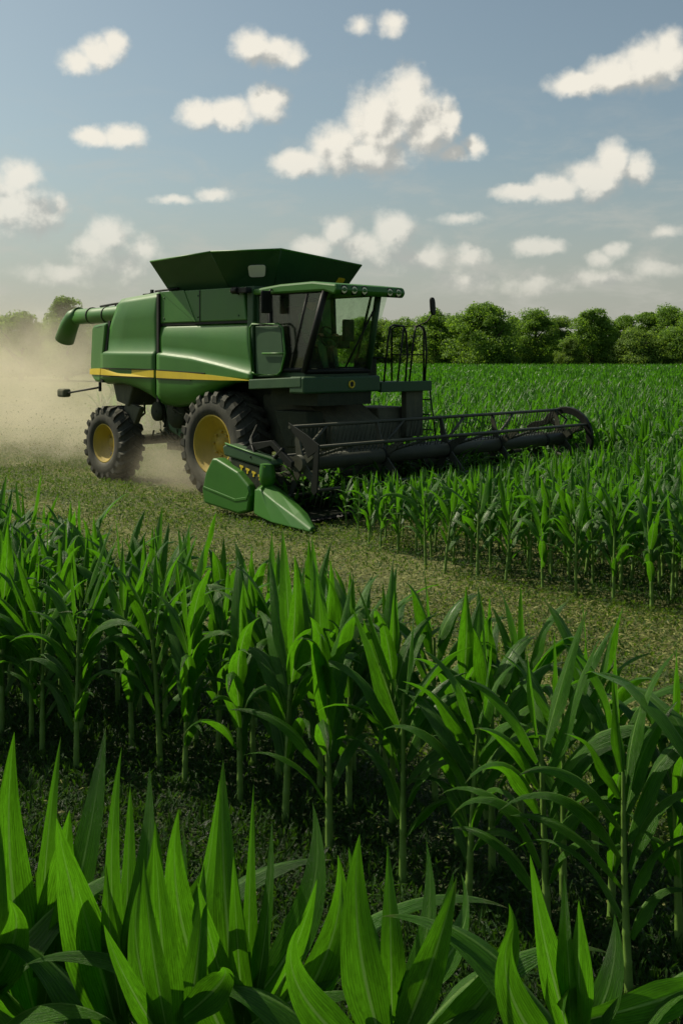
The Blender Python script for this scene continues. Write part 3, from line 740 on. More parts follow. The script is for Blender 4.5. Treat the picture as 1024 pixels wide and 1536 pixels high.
MB().tube([(2.3, v+.1, .9), (2.1, v+.3, 1.0), (1.8, v+.5, 1.1), (1.6, v+.8, 1.3)], .02, 6).tube([(2.4, v+.15, .8), (2.2, v+.2, 1.05), (1.7, v+.6, 1.15)], .015, 6).build('header_hose', 'black', header)

# --- driver, one skinned body
def person():
    vs = {'pel': (1.52, .87, 2.62, .15), 'wai': (1.50, .87, 2.78, .125), 'che': (1.49, .87, 2.95, .15), 'sh': (1.50, .87, 3.06, .12), 'nk': (1.51, .87, 3.13, .055), 'hd': (1.53, .87, 3.22, .085), 'ht': (1.53, .87, 3.29, .075)}
    order = list(vs); co = [vs[k][:3] for k in order]; ra = [vs[k][3] for k in order]
    ed = [(i, i+1) for i in range(6)]
    def chain(root, pts):
        p_ = root
        for (x, y, z, r) in pts:
            co.append((x, y, z)); ra.append(r); ed.append((p_, len(co)-1)); p_ = len(co)-1
        return p_
    for s in (-1, 1):
        h = chain(3, [(1.50, .87+s*.17, 3.03, .065), (1.56, .87+s*.23, 2.80, .048), (1.76, .87+s*.18, 2.72, .038), (1.90, .87+s*.17, 2.72, .028)])
        chain(0, [(1.60, .87+s*.10, 2.60, .095), (1.90, .87+s*.12, 2.60, .075), (1.98, .87+s*.12, 2.30, .055), (2.02, .87+s*.12, 2.18, .045)])
    me = bpy.data.meshes.new('person'); me.from_pydata(co, ed, []); me.materials.append(M['shirt'])
    o = bpy.data.objects.new('person', me); S.collection.objects.link(o)
    sk = o.modifiers.new('skin', 'SKIN'); sb = o.modifiers.new('sub', 'SUBSURF'); sb.levels = 2; sb.render_levels = 2
    for i, r in enumerate(ra): me.skin_vertices[0].data[i].radius = (r, r)
    me.skin_vertices[0].data[0].use_root = True
    o.location = CH.location; o.rotation_euler = CH.rotation_euler
    tag(o, 'dim figure in a dark green shirt seated at the wheel behind the cab glass', 'person')
    hand = MB()
    for s in (-1, 1):
        for f in range(4): hand.tube([(1.90, .87+s*.17+(f-1.5)*.018, 2.73), (1.96, .87+s*.17+(f-1.5)*.019, 2.735), (1.985, .87+s*.17+(f-1.5)*.018, 2.70)], .009, 6)
        hand.tube([(1.89, .87+s*.135, 2.72), (1.94, .87+s*.12, 2.71)], .010, 6)
    hand.build('hands', 'skin', o)
    f = MB().lathe([(-.12, .004), (-.11, .045), (-.06, .075), (0, .088), (.05, .088)], (1.54, .87, 3.24), axis='z', seg=20)
    f.add([(1.62, .855, 3.23), (1.62, .885, 3.23), (1.655, .87, 3.205), (1.62, .87, 3.26)], [(0, 1, 2), (1, 3, 2), (3, 0, 2)])
    f.build('face', 'skin', o)
    MB().lathe([(.02, .096), (.06, .097), (.10, .075), (.115, .003)], (1.535, .87, 3.24), axis='z', seg=20).prism([(1.60, 3.265), (1.72, 3.255), (1.72, 3.262), (1.60, 3.28)], .80, .94).build('cap', 'green_dark' if False else 'fabric', o)
person()

# ------------------------------------------------------------------ vegetation built with numpy
def mesh_np(name, V, F4, UV, mat, smooth=True):
    """V (n,3), F4 (m,4) quads, UV (n,2) per vertex"""
    me = bpy.data.meshes.new(name)
    me.vertices.add(len(V)); me.vertices.foreach_set('co', np.asarray(V, dtype=np.float32).ravel())
    m = len(F4); me.loops.add(m*4); me.polygons.add(m)
    idx = np.asarray(F4, dtype=np.int32).ravel()
    me.loops.foreach_set('vertex_index', idx)
    me.polygons.foreach_set('loop_start', np.arange(0, m*4, 4, dtype=np.int32))
    me.polygons.foreach_set('use_smooth', np.full(m, smooth))
    if UV is not None:
        uvl = me.uv_layers.new(name='UVMap'); uvl.data.foreach_set('uv', np.asarray(UV, dtype=np.float32)[idx].ravel())
    me.materials.append(M[mat]); me.update(calc_edges=True); me.validate()
    return me

def blade(base, az, e0, length, width, droop, nl=12, nc=4, fold=.28, wave=.12, twist=0.0, ph=0.0, side=0.0, curl=1.6):
    """a corn leaf: midrib curve leaving the stalk at elevation e0 and bending down by droop radians"""
    P = [np.array(base, float)]; T = []
    ds = length/nl
    for i in range(nl+1):
        s = i/nl
        e = e0 - droop*s**curl
        a = az + side*s
        d = np.array([math.cos(a)*math.cos(e), math.sin(a)*math.cos(e), math.sin(e)])
        T.append(d)
        if i < nl: P.append(P[-1]+d*ds)
    V = []; UV = []
    for i in range(nl+1):
        s = i/nl
        w = width*min(1.0, .36+2.1*s)*max(0.0, 1-max(0, (s-.1)/.9)**1.5)*.55 if s < 1 else .0005
        d = T[i]; a = az+side*s
        h = np.array([-math.sin(a), math.cos(a), 0.0])
        nrm = np.cross(h, d); nrm /= np.linalg.norm(nrm)+1e-9
        if nrm[2] < 0 and abs(droop) < .01: nrm = -nrm
        tw = twist*s
        hh = h*math.cos(tw)+nrm*math.sin(tw); nn = nrm*math.cos(tw)-h*math.sin(tw)
        for j in range(nc+1):
            x = j/nc*2-1
            wv = wave*width*math.sin(s*9+ph+(0 if x > 0 else 1.7))*abs(x)**1.5*min(1, 3*s)
            V.append(P[i]+hh*(x*w)-nn*(-fold*abs(x)*w)*-1*-1+nn*(fold*abs(x)*w)*2*0+nn*wv*(w*2/width)+nn*(abs(x)*w*fold))
            UV.append((j/nc, s))
    F = [(i*(nc+1)+j, i*(nc+1)+j+1, (i+1)*(nc+1)+j+1, (i+1)*(nc+1)+j) for i in range(nl) for j in range(nc)]
    return np.array(V), np.array(F), np.array(UV)

def stalk_arr(h, r, rng, seg=8, rings=None):
    zs = [0]; nodes = [h*(.07+.125*k) for k in range(7)]
    for z in nodes: zs += [z-.012, z, z+.012]
    zs += [h]
    lx, ly = rng.uniform(-.03, .03), rng.uniform(-.03, .03)
    V = []; UV = []
    for z in zs:
        f = z/h; rr_ = r*(1-.62*f)*(1.16 if any(abs(z-k) < .001 for k in nodes) else 1)
        cx, cy = lx*f*f*1.2, ly*f*f*1.2
        for k in range(seg):
            a = 2*PI*k/seg; V.append((cx+rr_*math.cos(a), cy+rr_*math.sin(a), z)); UV.append((k/seg, f))
    F = [(i*seg+k, i*seg+(k+1) % seg, (i+1)*seg+(k+1) % seg, (i+1)*seg+k) for i in range(len(zs)-1) for k in range(seg)]
    return np.array(V), np.array(F), np.array(UV), (lx, ly)

def plant_arrays(seed, h=1.25, nleaf=11, nl=12, nc=4, wscale=1.0, lower=.22, style='mid'):
    rng = random.Random(seed)
    sh = h*.74
    sv, sf, su, (lx, ly) = stalk_arr(sh, .0195*wscale**.3, rng, 8 if nl > 6 else 5)
    leaves = []
    a0 = rng.uniform(0, 2*PI)
    for k in range(nleaf):
        f = k/(nleaf-1)
        z = h*(lower+(.74-lower)*f**.9)
        az = a0+(k % 2)*PI+rng.gauss(0, .34)+k*.10
        fr = z/sh; bx, by = lx*fr*fr*1.2, ly*fr*fr*1.2
        if f < .64:
            L = h*rng.uniform(.46, .68)*(.66+.44*f); e0 = rng.uniform(1.0, 1.34); dr = rng.uniform(1.2, 2.6)*(1.08-.3*f); w = rng.uniform(.084, .112)*(.72+.4*f)
        else:
            L = h*rng.uniform(.34, .48); e0 = rng.uniform(1.12, 1.47); dr = rng.uniform(.05, 1.6); w = rng.uniform(.075, .100)
        if k == nleaf-1: L = h*.30; e0 = 1.5; dr = .08; w = .05
        off = .012
        leaves.append(blade((bx+off*math.cos(az), by+off*math.sin(az), z), az, e0, L, w*wscale*1.08, dr, nl, nc, fold=rng.uniform(.15, .5), wave=rng.uniform(.06, .2), twist=rng.uniform(-.9, .9), ph=rng.uniform(0, 6), side=rng.uniform(-.5, .5)))
    # leaf sheaths wrapping the stalk
    return (sv, sf, su), leaves

VAR = []
def make_variant(seed, **kw):
    (sv, sf, su), lv = plant_arrays(seed, **kw)
    return dict(stalk=mesh_np('stalk', sv, sf, su, 'stalk'), leaves=[mesh_np('leaf', *l, 'leaf') for l in lv])
for k in range(14): VAR.append(make_variant(100+k, nleaf=12+k % 3))
VARS = []
for k in range(12): VARS.append(make_variant(200+k, nleaf=9+k % 3, h=1.10, wscale=.92, lower=.25, nl=9, nc=2))

def place_plant(var, x, y, rz, sc, label, group, tilt=(0, 0)):
    r = empty('corn_plant', (x, y, -.02), rz)
    r.scale = (sc, sc, sc)
    r.rotation_euler = (tilt[0], tilt[1], rz)
    tag(r, label, 'corn plant', group)
    o = bpy.data.objects.new('stalk', var['stalk']); S.collection.objects.link(o); o.parent = r
    for m in var['leaves']:
        o = bpy.data.objects.new('leaf', m); S.collection.objects.link(o); o.parent = r
    return r

F_ = 1574
def inframe(x, y, z=.7, mg=60):
    if y < .8: return False
    px = 512+F_*x/y; return -mg < px < 1024+mg
rng = random.Random(11)

# foreground clumps: tall upright leaves, tips near the lens, each leaf aimed individually

def blade_to(base, tip, width, bow=(0, 0, 0), roll=0.0, nl=24, nc=6, fold=.22, wave=.16, ph=0.0):
    """leaf from base to tip, bowed sideways by `bow`, its face turned `roll` radians about the upright"""
    base, tip, bow = map(lambda q_: np.array(q_, float), (base, tip, bow))
    nf = np.array([math.sin(roll), -math.cos(roll), .15])
    V = []; UV = []
    P_ = lambda s: base*(1-s)+tip*s+bow*4*s*(1-s)
    for i in range(nl+1):
        s = i/nl
        d = P_(min(1, s+.02))-P_(max(0, s-.02)); d /= np.linalg.norm(d)
        h = np.cross(d, nf); h /= np.linalg.norm(h); nn = np.cross(h, d)
        w = width*.5*min(1.0, .50+1.5*s)*max(0.0, 1-max(0, (s-.22)/.78)**1.35)+.0004
        for j in range(nc+1):
            x = j/nc*2-1
            wv = wave*w*math.sin(s*8+ph+(0 if x > 0 else 1.9))*abs(x)**1.5
            V.append(P_(s)+h*(x*w)+nn*(abs(x)*w*fold+wv)); UV.append((j/nc, s))
    F = [(i*(nc+1)+j, i*(nc+1)+j+1, (i+1)*(nc+1)+j+1, (i+1)*(nc+1)+j) for i in range(nl) for j in range(nc)]
    return np.array(V), np.array(F), np.array(UV)
FG = [  # x, y, upright leaves (tip relative to the stalk, width, bow x, roll), arching leaves (az, e0, length, width, droop, z), label
  (-0.749, 2.620, [(-0.099, 0.050, 1.355, 0.110, -0.020, 0.30), (-0.041, -0.050, 1.506, 0.135, -0.030, 0.15), (0.128, 0.080, 1.454, 0.129, 0.020, -0.30), (0.001, 0.120, 1.400, 0.074, 0.000, 0.60), (0.105, -0.100, 1.351, 0.112, 0.000, 0.00)],
   [(-2.2, 1.0, 0.6, 0.12, 1.3, 0.8), (2.9, 0.9, 0.62, 0.11, 1.5, 0.74), (0.2, 0.95, 0.62, 0.11, 1.5, 0.78), (-1.2, 0.9, 0.5, 0.12, 1.4, 0.66)], 'leftmost big pointed clump of corn leaves in the very foreground'),
  (-0.503, 2.420, [(-0.107, -0.100, 1.421, 0.136, -0.020, 0.10), (0.032, 0.100, 1.411, 0.100, 0.020, -0.40), (0.120, 0.050, 1.309, 0.078, 0.040, -0.50), (-0.039, 0.120, 1.447, 0.073, -0.010, 0.50), (0.078, -0.030, 1.368, 0.084, 0.020, -0.20), (-0.046, -0.160, 1.332, 0.108, -0.020, 0.30)],
   [(0.3, 1.0, 0.62, 0.11, 1.4, 0.82), (3.0, 1.0, 0.55, 0.11, 1.6, 0.74), (-0.9, 0.9, 0.55, 0.11, 1.4, 0.66), (-2.1, 1.0, 0.5, 0.12, 1.2, 0.7)], 'foreground corn clump second from the left, a broad blade leaning left'),
  (-0.334, 2.100, [(-0.028, -0.040, 1.487, 0.088, 0.000, 0.10), (0.052, 0.020, 1.386, 0.064, 0.010, -0.30), (-0.079, 0.050, 1.330, 0.079, -0.020, 0.30), (0.100, -0.080, 1.268, 0.080, 0.030, -0.20)],
   [(0.1, 0.9, 0.5, 0.11, 1.4, 0.72), (3.0, 0.8, 0.45, 0.1, 1.2, 0.66), (-1.6, 0.9, 0.4, 0.11, 1.2, 0.62)], 'low foreground corn plant with two upright blades, left of the bottom middle clump'),
  (-0.203, 2.280, [(-0.130, -0.060, 1.474, 0.116, -0.045, 0.20), (-0.059, 0.050, 1.513, 0.111, -0.010, 0.00), (0.000, 0.100, 1.425, 0.049, 0.000, 0.50), (0.044, 0.060, 1.367, 0.056, 0.010, -0.50), (0.131, 0.060, 1.412, 0.100, 0.045, -0.20), (0.186, -0.040, 1.367, 0.103, 0.050, -0.10), (-0.011, -0.180, 1.235, 0.107, 0.000, 0.00)],
   [(0.1, 0.95, 0.68, 0.11, 1.5, 0.84), (-0.1, 0.7, 0.6, 0.11, 1.0, 0.72), (3.0, 0.9, 0.58, 0.11, 1.5, 0.78), (-2.4, 0.9, 0.5, 0.11, 1.3, 0.66)], 'foreground corn clump with seven blades at the bottom middle-left, its tallest blade upright'),
  (0.098, 2.020, [(-0.168, -0.040, 1.360, 0.088, -0.060, 0.30), (-0.061, -0.030, 1.519, 0.104, -0.020, 0.10), (-0.004, 0.080, 1.425, 0.067, 0.000, 0.40), (0.071, 0.080, 1.433, 0.060, 0.020, -0.50), (0.135, 0.060, 1.381, 0.079, 0.040, -0.50), (0.204, -0.040, 1.401, 0.088, 0.060, -0.10), (-0.093, 0.120, 1.335, 0.051, -0.020, 0.50)],
   [(0.15, 0.9, 0.5, 0.11, 1.4, 0.8), (2.9, 0.8, 0.5, 0.11, 1.3, 0.72), (-1.5, 0.9, 0.4, 0.11, 1.2, 0.62)], 'foreground corn clump right of the bottom middle, a long bright blade leaning right'),
  (0.416, 1.840, [(-0.117, -0.030, 1.445, 0.083, -0.040, 0.20), (0.012, 0.060, 1.338, 0.045, 0.000, 0.00), (0.074, 0.040, 1.410, 0.063, 0.010, -0.40), (0.178, -0.020, 1.361, 0.078, 0.060, -0.10), (-0.067, -0.140, 1.375, 0.068, 0.000, 0.10)],
   [(2.7, 0.8, 0.42, 0.09, 1.3, 0.84), (0.1, 0.9, 0.42, 0.1, 1.2, 0.8)], 'foreground corn clump at the bottom right corner with four narrow blades'),
  (-0.877, 2.500, [(0.048, 0.000, 1.375, 0.099, 0.020, 0.10), (-0.050, 0.050, 1.467, 0.122, -0.020, 0.10), (0.127, -0.100, 1.203, 0.114, 0.030, 0.00)],
   [(0.2, 1.0, 0.6, 0.12, 1.5, 0.85), (-0.6, 0.9, 0.55, 0.12, 1.3, 0.72)], 'foreground corn plant cut off by the left edge of the photo'),
]
for (x, y, ups, arcs, lab) in FG:
    r = empty('corn_plant', (x, y, -.02)); tag(r, lab, 'corn plant', 'corn plants in the very foreground')
    zw = 2.4-(.598 if y > 2.4 else .625)*y                      # where the whorl opens
    sv, sf, su, _ = stalk_arr(zw-.03, .022, rng, 10)
    o = bpy.data.objects.new('stalk', mesh_np('stalk', sv, sf, su, 'stalk')); S.collection.objects.link(o); o.parent = r
    ls = []
    for i, (tx, ty, tz, w, bx, roll) in enumerate(ups):
        zb_ = zw-.10+.035*(i % 5); a = math.atan2(ty, tx)
        ls.append(blade_to((.014*math.cos(a), .014*math.sin(a), zb_), (tx*1.05, ty*1.5, tz-abs(tx)*.03), w*.90, (bx*1.3, -ty*.4-.01, .01), roll*1.5+rng.uniform(-.3, .3), ph=rng.uniform(0, 6), fold=rng.uniform(.12, .3)))
    for q_ in range(3):
        a = rng.uniform(0, 6.28); rr_ = rng.uniform(.10, .22); zt_ = zw+rng.uniform(.22, .42)
        ls.append(blade_to((.014*math.cos(a), .014*math.sin(a), zw-.05), (rr_*math.cos(a), rr_*math.sin(a), zt_), rng.uniform(.05, .075), (.02*math.cos(a), .02*math.sin(a), .02), rng.uniform(-.9, .9), ph=rng.uniform(0, 6)))
    for (az_, e0, L, w, dr, z) in arcs:
        z = z-.8+zw-.08
        ls.append(blade((.012*math.cos(az_), .012*math.sin(az_), z), az_, e0, L, w, dr, 22, 6, fold=.30, wave=.10, twist=rng.uniform(-.5, .5), ph=rng.uniform(0, 6), side=rng.uniform(-.2, .2), curl=1.7))
    for l in ls:
        o = bpy.data.objects.new('leaf', mesh_np('leaf', *l, 'leaf')); S.collection.objects.link(o); o.parent = r

# list every other plant
cand = []        # x, y, scale, family, row tag
for ri, v in enumerate((-7.38, -7.0, -6.62, -7.74, -8.08)):
    u = -2.0+.1*ri
    while u < (15.0, 14.6, 11.6, 9.0, 7.9)[ri]:
        uu_, vv_ = u+rng.uniform(-.05, .05), v+rng.uniform(-.05, .05)
        x, y = uv2w(uu_, vv_)
        if y > 1.0 and math.hypot(x, y) > 2.6: cand.append([x, y, rng.uniform(.93, 1.06)*(1.0 if ri == 0 else .97), 'mid', ri, uu_, vv_])
        u += (.38 if ri == 0 else .29)+rng.uniform(-.04, .04)
def field_ok(u, v):
    if v < -1.6: return u > 6.0
    if v < -1.2: return u > 5.0
    if v < -.7: return u > 4.2
    if 3.6 < v < 6.35 and u < 1.5: return u > -1.2
    if v < 6.35: return u > 3.6
    x_, y_ = uv2w(u, v); return x_ > -7+rng.uniform(-1, 1)
k = 0
v = -1.88
far_pts = []
while v < 40:
    u = -34.0+rng.uniform(0, .2)
    while u < 24:
        uu_, vv_ = u+rng.uniform(-.06, .06), v+rng.uniform(-.06, .06)
        x, y = uv2w(uu_, vv_)
        if y > 5 and y < 48 and abs(x) < .40*y+2.2 and field_ok(uu_, vv_):
            s = rng.uniform(.90, 1.08)
            if vv_ < 6.35 and uu_ < 1.5: s *= .86
            elif vv_ < 6.35: s *= float(np.interp(uu_, [3.6, 5.0, 6.5, 8.5], [.60, .78, .94, 1.0]))
            cand.append([x, y, s, 'field', k, uu_, vv_])
        u += (.40 if k == 0 else .27)*(1 if y < 30 else 1.25)
    v += .46 if v < 12 else .6; k += 1
ind = [c for c in cand if c[3] == 'mid' and inframe(c[0], c[1])] + sorted([c for c in cand if c[3] == 'field' and inframe(c[0], c[1])], key=lambda c: c[1])
ind = ind[:292]
idset = set(id(c) for c in ind)
print('individual plants', len(ind), 'candidates', len(cand), 'furthest', max(c[1] for c in ind))
ordn = ['first', 'second', 'third', 'fourth', 'fifth', 'sixth', 'seventh', 'eighth', 'ninth', 'tenth', 'eleventh', 'twelfth', 'thirteenth', 'fourteenth', 'fifteenth', 'sixteenth', 'seventeenth', 'eighteenth', 'nineteenth', 'twentieth', 'twenty-first', 'twenty-second', 'twenty-third', 'twenty-fourth', 'twenty-fifth']
mf = sorted([c for c in ind if c[3] == 'mid' and c[4] == 0], key=lambda c: c[0]/c[1])
ff = sorted([c for c in ind if c[3] == 'field' and c[4] == 0], key=lambda c: c[0]/c[1])
lab = {}
for i, c in enumerate(mf): lab[id(c)] = ordn[min(i, 24)]+' tall corn plant from the left along the near edge of the front corn strip'
for i, c in enumerate(ff): lab[id(c)] = ordn[min(i, 24)]+' corn plant from the header point along the sunlit edge of the uncut field'
for c in ind:
    x, y, s, fam, ri, u, v = c
    if fam == 'mid':
        L = lab.get(id(c)) or ('corn plant in the middle row of the front strip, between its two outer rows', 'corn plant in the back row of the front strip, beside the mown ground', 'corn plant at the left end of the front strip, just before its main rows')[min(ri, 3)-1]
        G = ('corn plants on the near edge of the front strip', 'corn plants in the middle row of the front strip', 'corn plants in the back row of the front strip', 'corn plants at the left end of the front strip')[min(ri, 3)]
        place_plant(rng.choice(VAR), x, y, rng.uniform(0, 6.28), s, L, G, (rng.gauss(0, .03), rng.gauss(0, .03)))
    else:
        if ri == 0: L, G = lab[id(c)], 'corn plants on the edge of the uncut field'
        elif v < 2 : L, G = 'corn plant standing a few rows behind the sunlit field edge, in front of the reel', 'inner corn plants in front of the reel'
        else: L, G = 'corn plant standing deep in the uncut field, far from the sunlit edge', 'corn plants deep in the uncut field'
        place_plant(rng.choice(VARS), x, y, rng.uniform(0, 6.28), s, L, G, (rng.gauss(0, .04), rng.gauss(0, .04)))

# the rest of the field as one mass
def low_variant(seed, nl, nc, nleaf, h, ws):
    (sv, sf, su), lv = plant_arrays(seed, h=h, nleaf=nleaf, nl=nl, nc=nc, wscale=ws, lower=.3)
    Vs, Fs, Us = [], [], []; o = 0
    for (V_, F4, U_) in lv: Vs.append(V_); Fs.append(F4+o); Us.append(U_); o += len(V_)
    return np.vstack(Vs), np.vstack(Fs), np.vstack(Us), (sv, sf, su)
LV = [low_variant(300+i, 5, 2, 9, 1.20, .95) for i in range(10)]
LF = [low_variant(400+i, 3, 1, 8, 1.22, 2.0) for i in range(10)]
nrg = np.random.default_rng(7)
far = []
N = 29500
yy = 46*np.exp(nrg.uniform(0, 1, N)*math.log(150/46.)); xx = nrg.uniform(-1, 1, N)*(.42*yy+4)
for x, y in zip(xx, yy):
    u, v = w2uv(x, y)
    if v > 6.4 and x > -10: far.append((x, y))
Vs, Fs, Us = [], [], []; o = 0; SVs, SFs, SUs = [], [], []; so_ = 0
def bake(lv, x, y, s):
    global o
    V_, F4, U_, _ = lv
    a = nrg.uniform(0, 6.28); c_, s_ = math.cos(a)*s, math.sin(a)*s
    X = V_[:, 0]*c_-V_[:, 1]*s_+x; Y = V_[:, 0]*s_+V_[:, 1]*c_+y
    Vs.append(np.stack([X, Y, V_[:, 2]*s-.02], 1)); Fs.append(F4+o); Us.append(U_); o += len(V_)
for c in cand:
    if id(c) in idset: continue
    l = LV[nrg.integers(len(LV))]; bake(l, c[0], c[1], c[2]*(1.12 if c[3] == 'mid' else 1))
    if c[1] < 30:
        sv, sf, su = l[3]; SVs.append(sv*c[2]+np.array([c[0], c[1], 0])); SFs.append(sf+so_); SUs.append(su); so_ += len(sv)
for x, y in far: bake(LF[nrg.integers(len(LF))], x, y, nrg.uniform(.88, 1.08))
me = mesh_np('corn_field', np.vstack(Vs), np.vstack(Fs), np.vstack(Us), 'leaf')
of = bpy.data.objects.new('corn_field', me); S.collection.objects.link(of)
tag(of, 'dense uncut green corn stretching from behind the reel to the trees', 'corn field', kind='stuff')
me = mesh_np('field_stalks', np.vstack(SVs), np.vstack(SFs), np.vstack(SUs), 'stalk')
o2 = bpy.data.objects.new('field_stalks', me); S.collection.objects.link(o2); o2.parent = of; o2['kind'] = 'stuff'
print('field verts', len(of.data.vertices), 'far', len(far))

# cut leaves and stems piling onto the header
Vs, Fs, Us = [], [], []; o = 0
for k in range(900):
    v_ = nrg.uniform(-.85, 5.9); u_ = nrg.uniform(2.15, 3.1); z_ = nrg.uniform(.12, .62)
    x, y = uv2w(u_, v_)
    V_, F4, U_ = blade((x, y, z_), nrg.uniform(0, 6.28), nrg.uniform(-.2, 1.3), nrg.uniform(.25, .55), nrg.uniform(.04, .08), nrg.uniform(.3, 2.2), 6, 2, twist=nrg.uniform(-1, 1), wave=.15)
    Vs.append(V_); Fs.append(F4+o); Us.append(U_); o += len(V_)
ob = bpy.data.objects.new('cut_crop', mesh_np('cut_crop', np.vstack(Vs), np.vstack(Fs), np.vstack(Us), 'leaf')); S.collection.objects.link(ob)
tag(ob, 'tangled cut corn leaves lying on the header behind the reel', 'cut crop', kind='stuff')

# ground cover: weeds and straw
def scatter(n, y0, y1, power=1.0):
    y = y0*np.exp(nrg.uniform(0, 1, n)*math.log(y1/y0)); x = nrg.uniform(-1, 1, n)*(.40*y+2.6)
    return x, y
def quads(n, x, y, lo, hi, wid, lift, flat, name, mat, label, cat, zmax=.05):
    a = nrg.uniform(0, 2*PI, n); L = nrg.uniform(lo, hi, n)*(1+.02*y); w = L*wid*nrg.uniform(.6, 1.3, n)
    e = nrg.uniform(flat[0], flat[1], n)
    z = nrg.uniform(0, 1, n)**2*zmax
    d = np.stack([np.cos(a)*np.cos(e), np.sin(a)*np.cos(e), np.sin(e)], 1)
    r = nrg.uniform(-.8, .8, n)
    hx = np.stack([-np.sin(a)*np.cos(r), np.cos(a)*np.cos(r), np.sin(r)], 1)
    b0 = np.stack([x, y, z], 1)
    p0 = b0; p2 = b0+d*L[:, None]; mid = b0+d*(L*.5)[:, None]+np.array([0, 0, 1])*(L*.12)[:, None]
    p1 = mid+hx*(w*.5)[:, None]; p3 = mid-hx*(w*.5)[:, None]
    V_ = np.stack([p0, p1, p2, p3], 1).reshape(-1, 3)
    F4 = np.arange(4*n).reshape(-1, 4)
    U_ = np.tile(np.array([[.5, 0], [1, .5], [.5, .8], [0, .5]]), (n, 1))
    me = mesh_np(name, V_, F4, U_, mat, False)
    ob = bpy.data.objects.new(name, me); S.collection.objects.link(ob); tag(ob, label, cat, kind='stuff')
    return ob
def noise2(x, y, sc, seed):
    r = np.random.default_rng(seed); out = 0
    for i in range(6):
        kx, ky, ph = r.normal(0, sc), r.normal(0, sc), r.uniform(0, 6.28); out = out+np.sin(kx*x+ky*y+ph)
    return out/2.4
x, y = scatter(620000, 2.4, 34)
u, v = (x-OX)*TU[0]+(y-OY)*TU[1], (x-OX)*NV[0]+(y-OY)*NV[1]
patch = noise2(x, y, 2.2, 1)
band = noise2(u*.12, v, 1.9, 2)
trk = lambda v: np.exp(-((v+4.9)/.38)**2)+np.exp(-((v+2.55)/.34)**2)+.8*np.exp(-((v-.3)/.5)**2)
keep = (patch*.5+nrg.normal(0, .7, len(x)) - .35*band*(v > -6.2) - .7*trk(v+.25*np.sin(u*.35))) > -.75
keep &= ~((v > 7.5) & (x > -7))
x, y, u, v = x[keep], y[keep], u[keep], v[keep]
sh_ = (v < -6.3) | ((v > -1.7) & (u > 5.6)) | (v > 7)  # zones that get the grass with shade in its colour
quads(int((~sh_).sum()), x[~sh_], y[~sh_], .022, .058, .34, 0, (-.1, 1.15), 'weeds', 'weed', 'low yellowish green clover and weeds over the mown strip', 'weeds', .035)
quads(int(sh_.sum()), x[sh_], y[sh_], .030, .080, .20, 0, (0, 1.3), 'grass', 'grass', 'fine grass under the standing corn, shade put into its dark green', 'grass', .05)
x, y = scatter(400000, 3.2, 60)
u, v = (x-OX)*TU[0]+(y-OY)*TU[1], (x-OX)*NV[0]+(y-OY)*NV[1]
band = noise2(u*.12, v, 1.9, 2)
keep = ((v > -6.2) & (v < 4) | (x < -7)) & (band*.6+nrg.normal(0, .6, len(x))+1.2*trk(v+.25*np.sin(u*.35)) > .45) | (nrg.uniform(0, 1, len(x)) < .02)
keep &= ~((v > -1.5) & (v < 7) & (u > 5.5) & (nrg.uniform(0, 1, len(x)) < .85))
x, y = x[keep], y[keep]
quads(len(x), x, y, .018, .075, .16, 0, (-.15, .35), 'straw_litter', 'straw', 'pale chopped straw scattered over the mown ground', 'straw', .05)

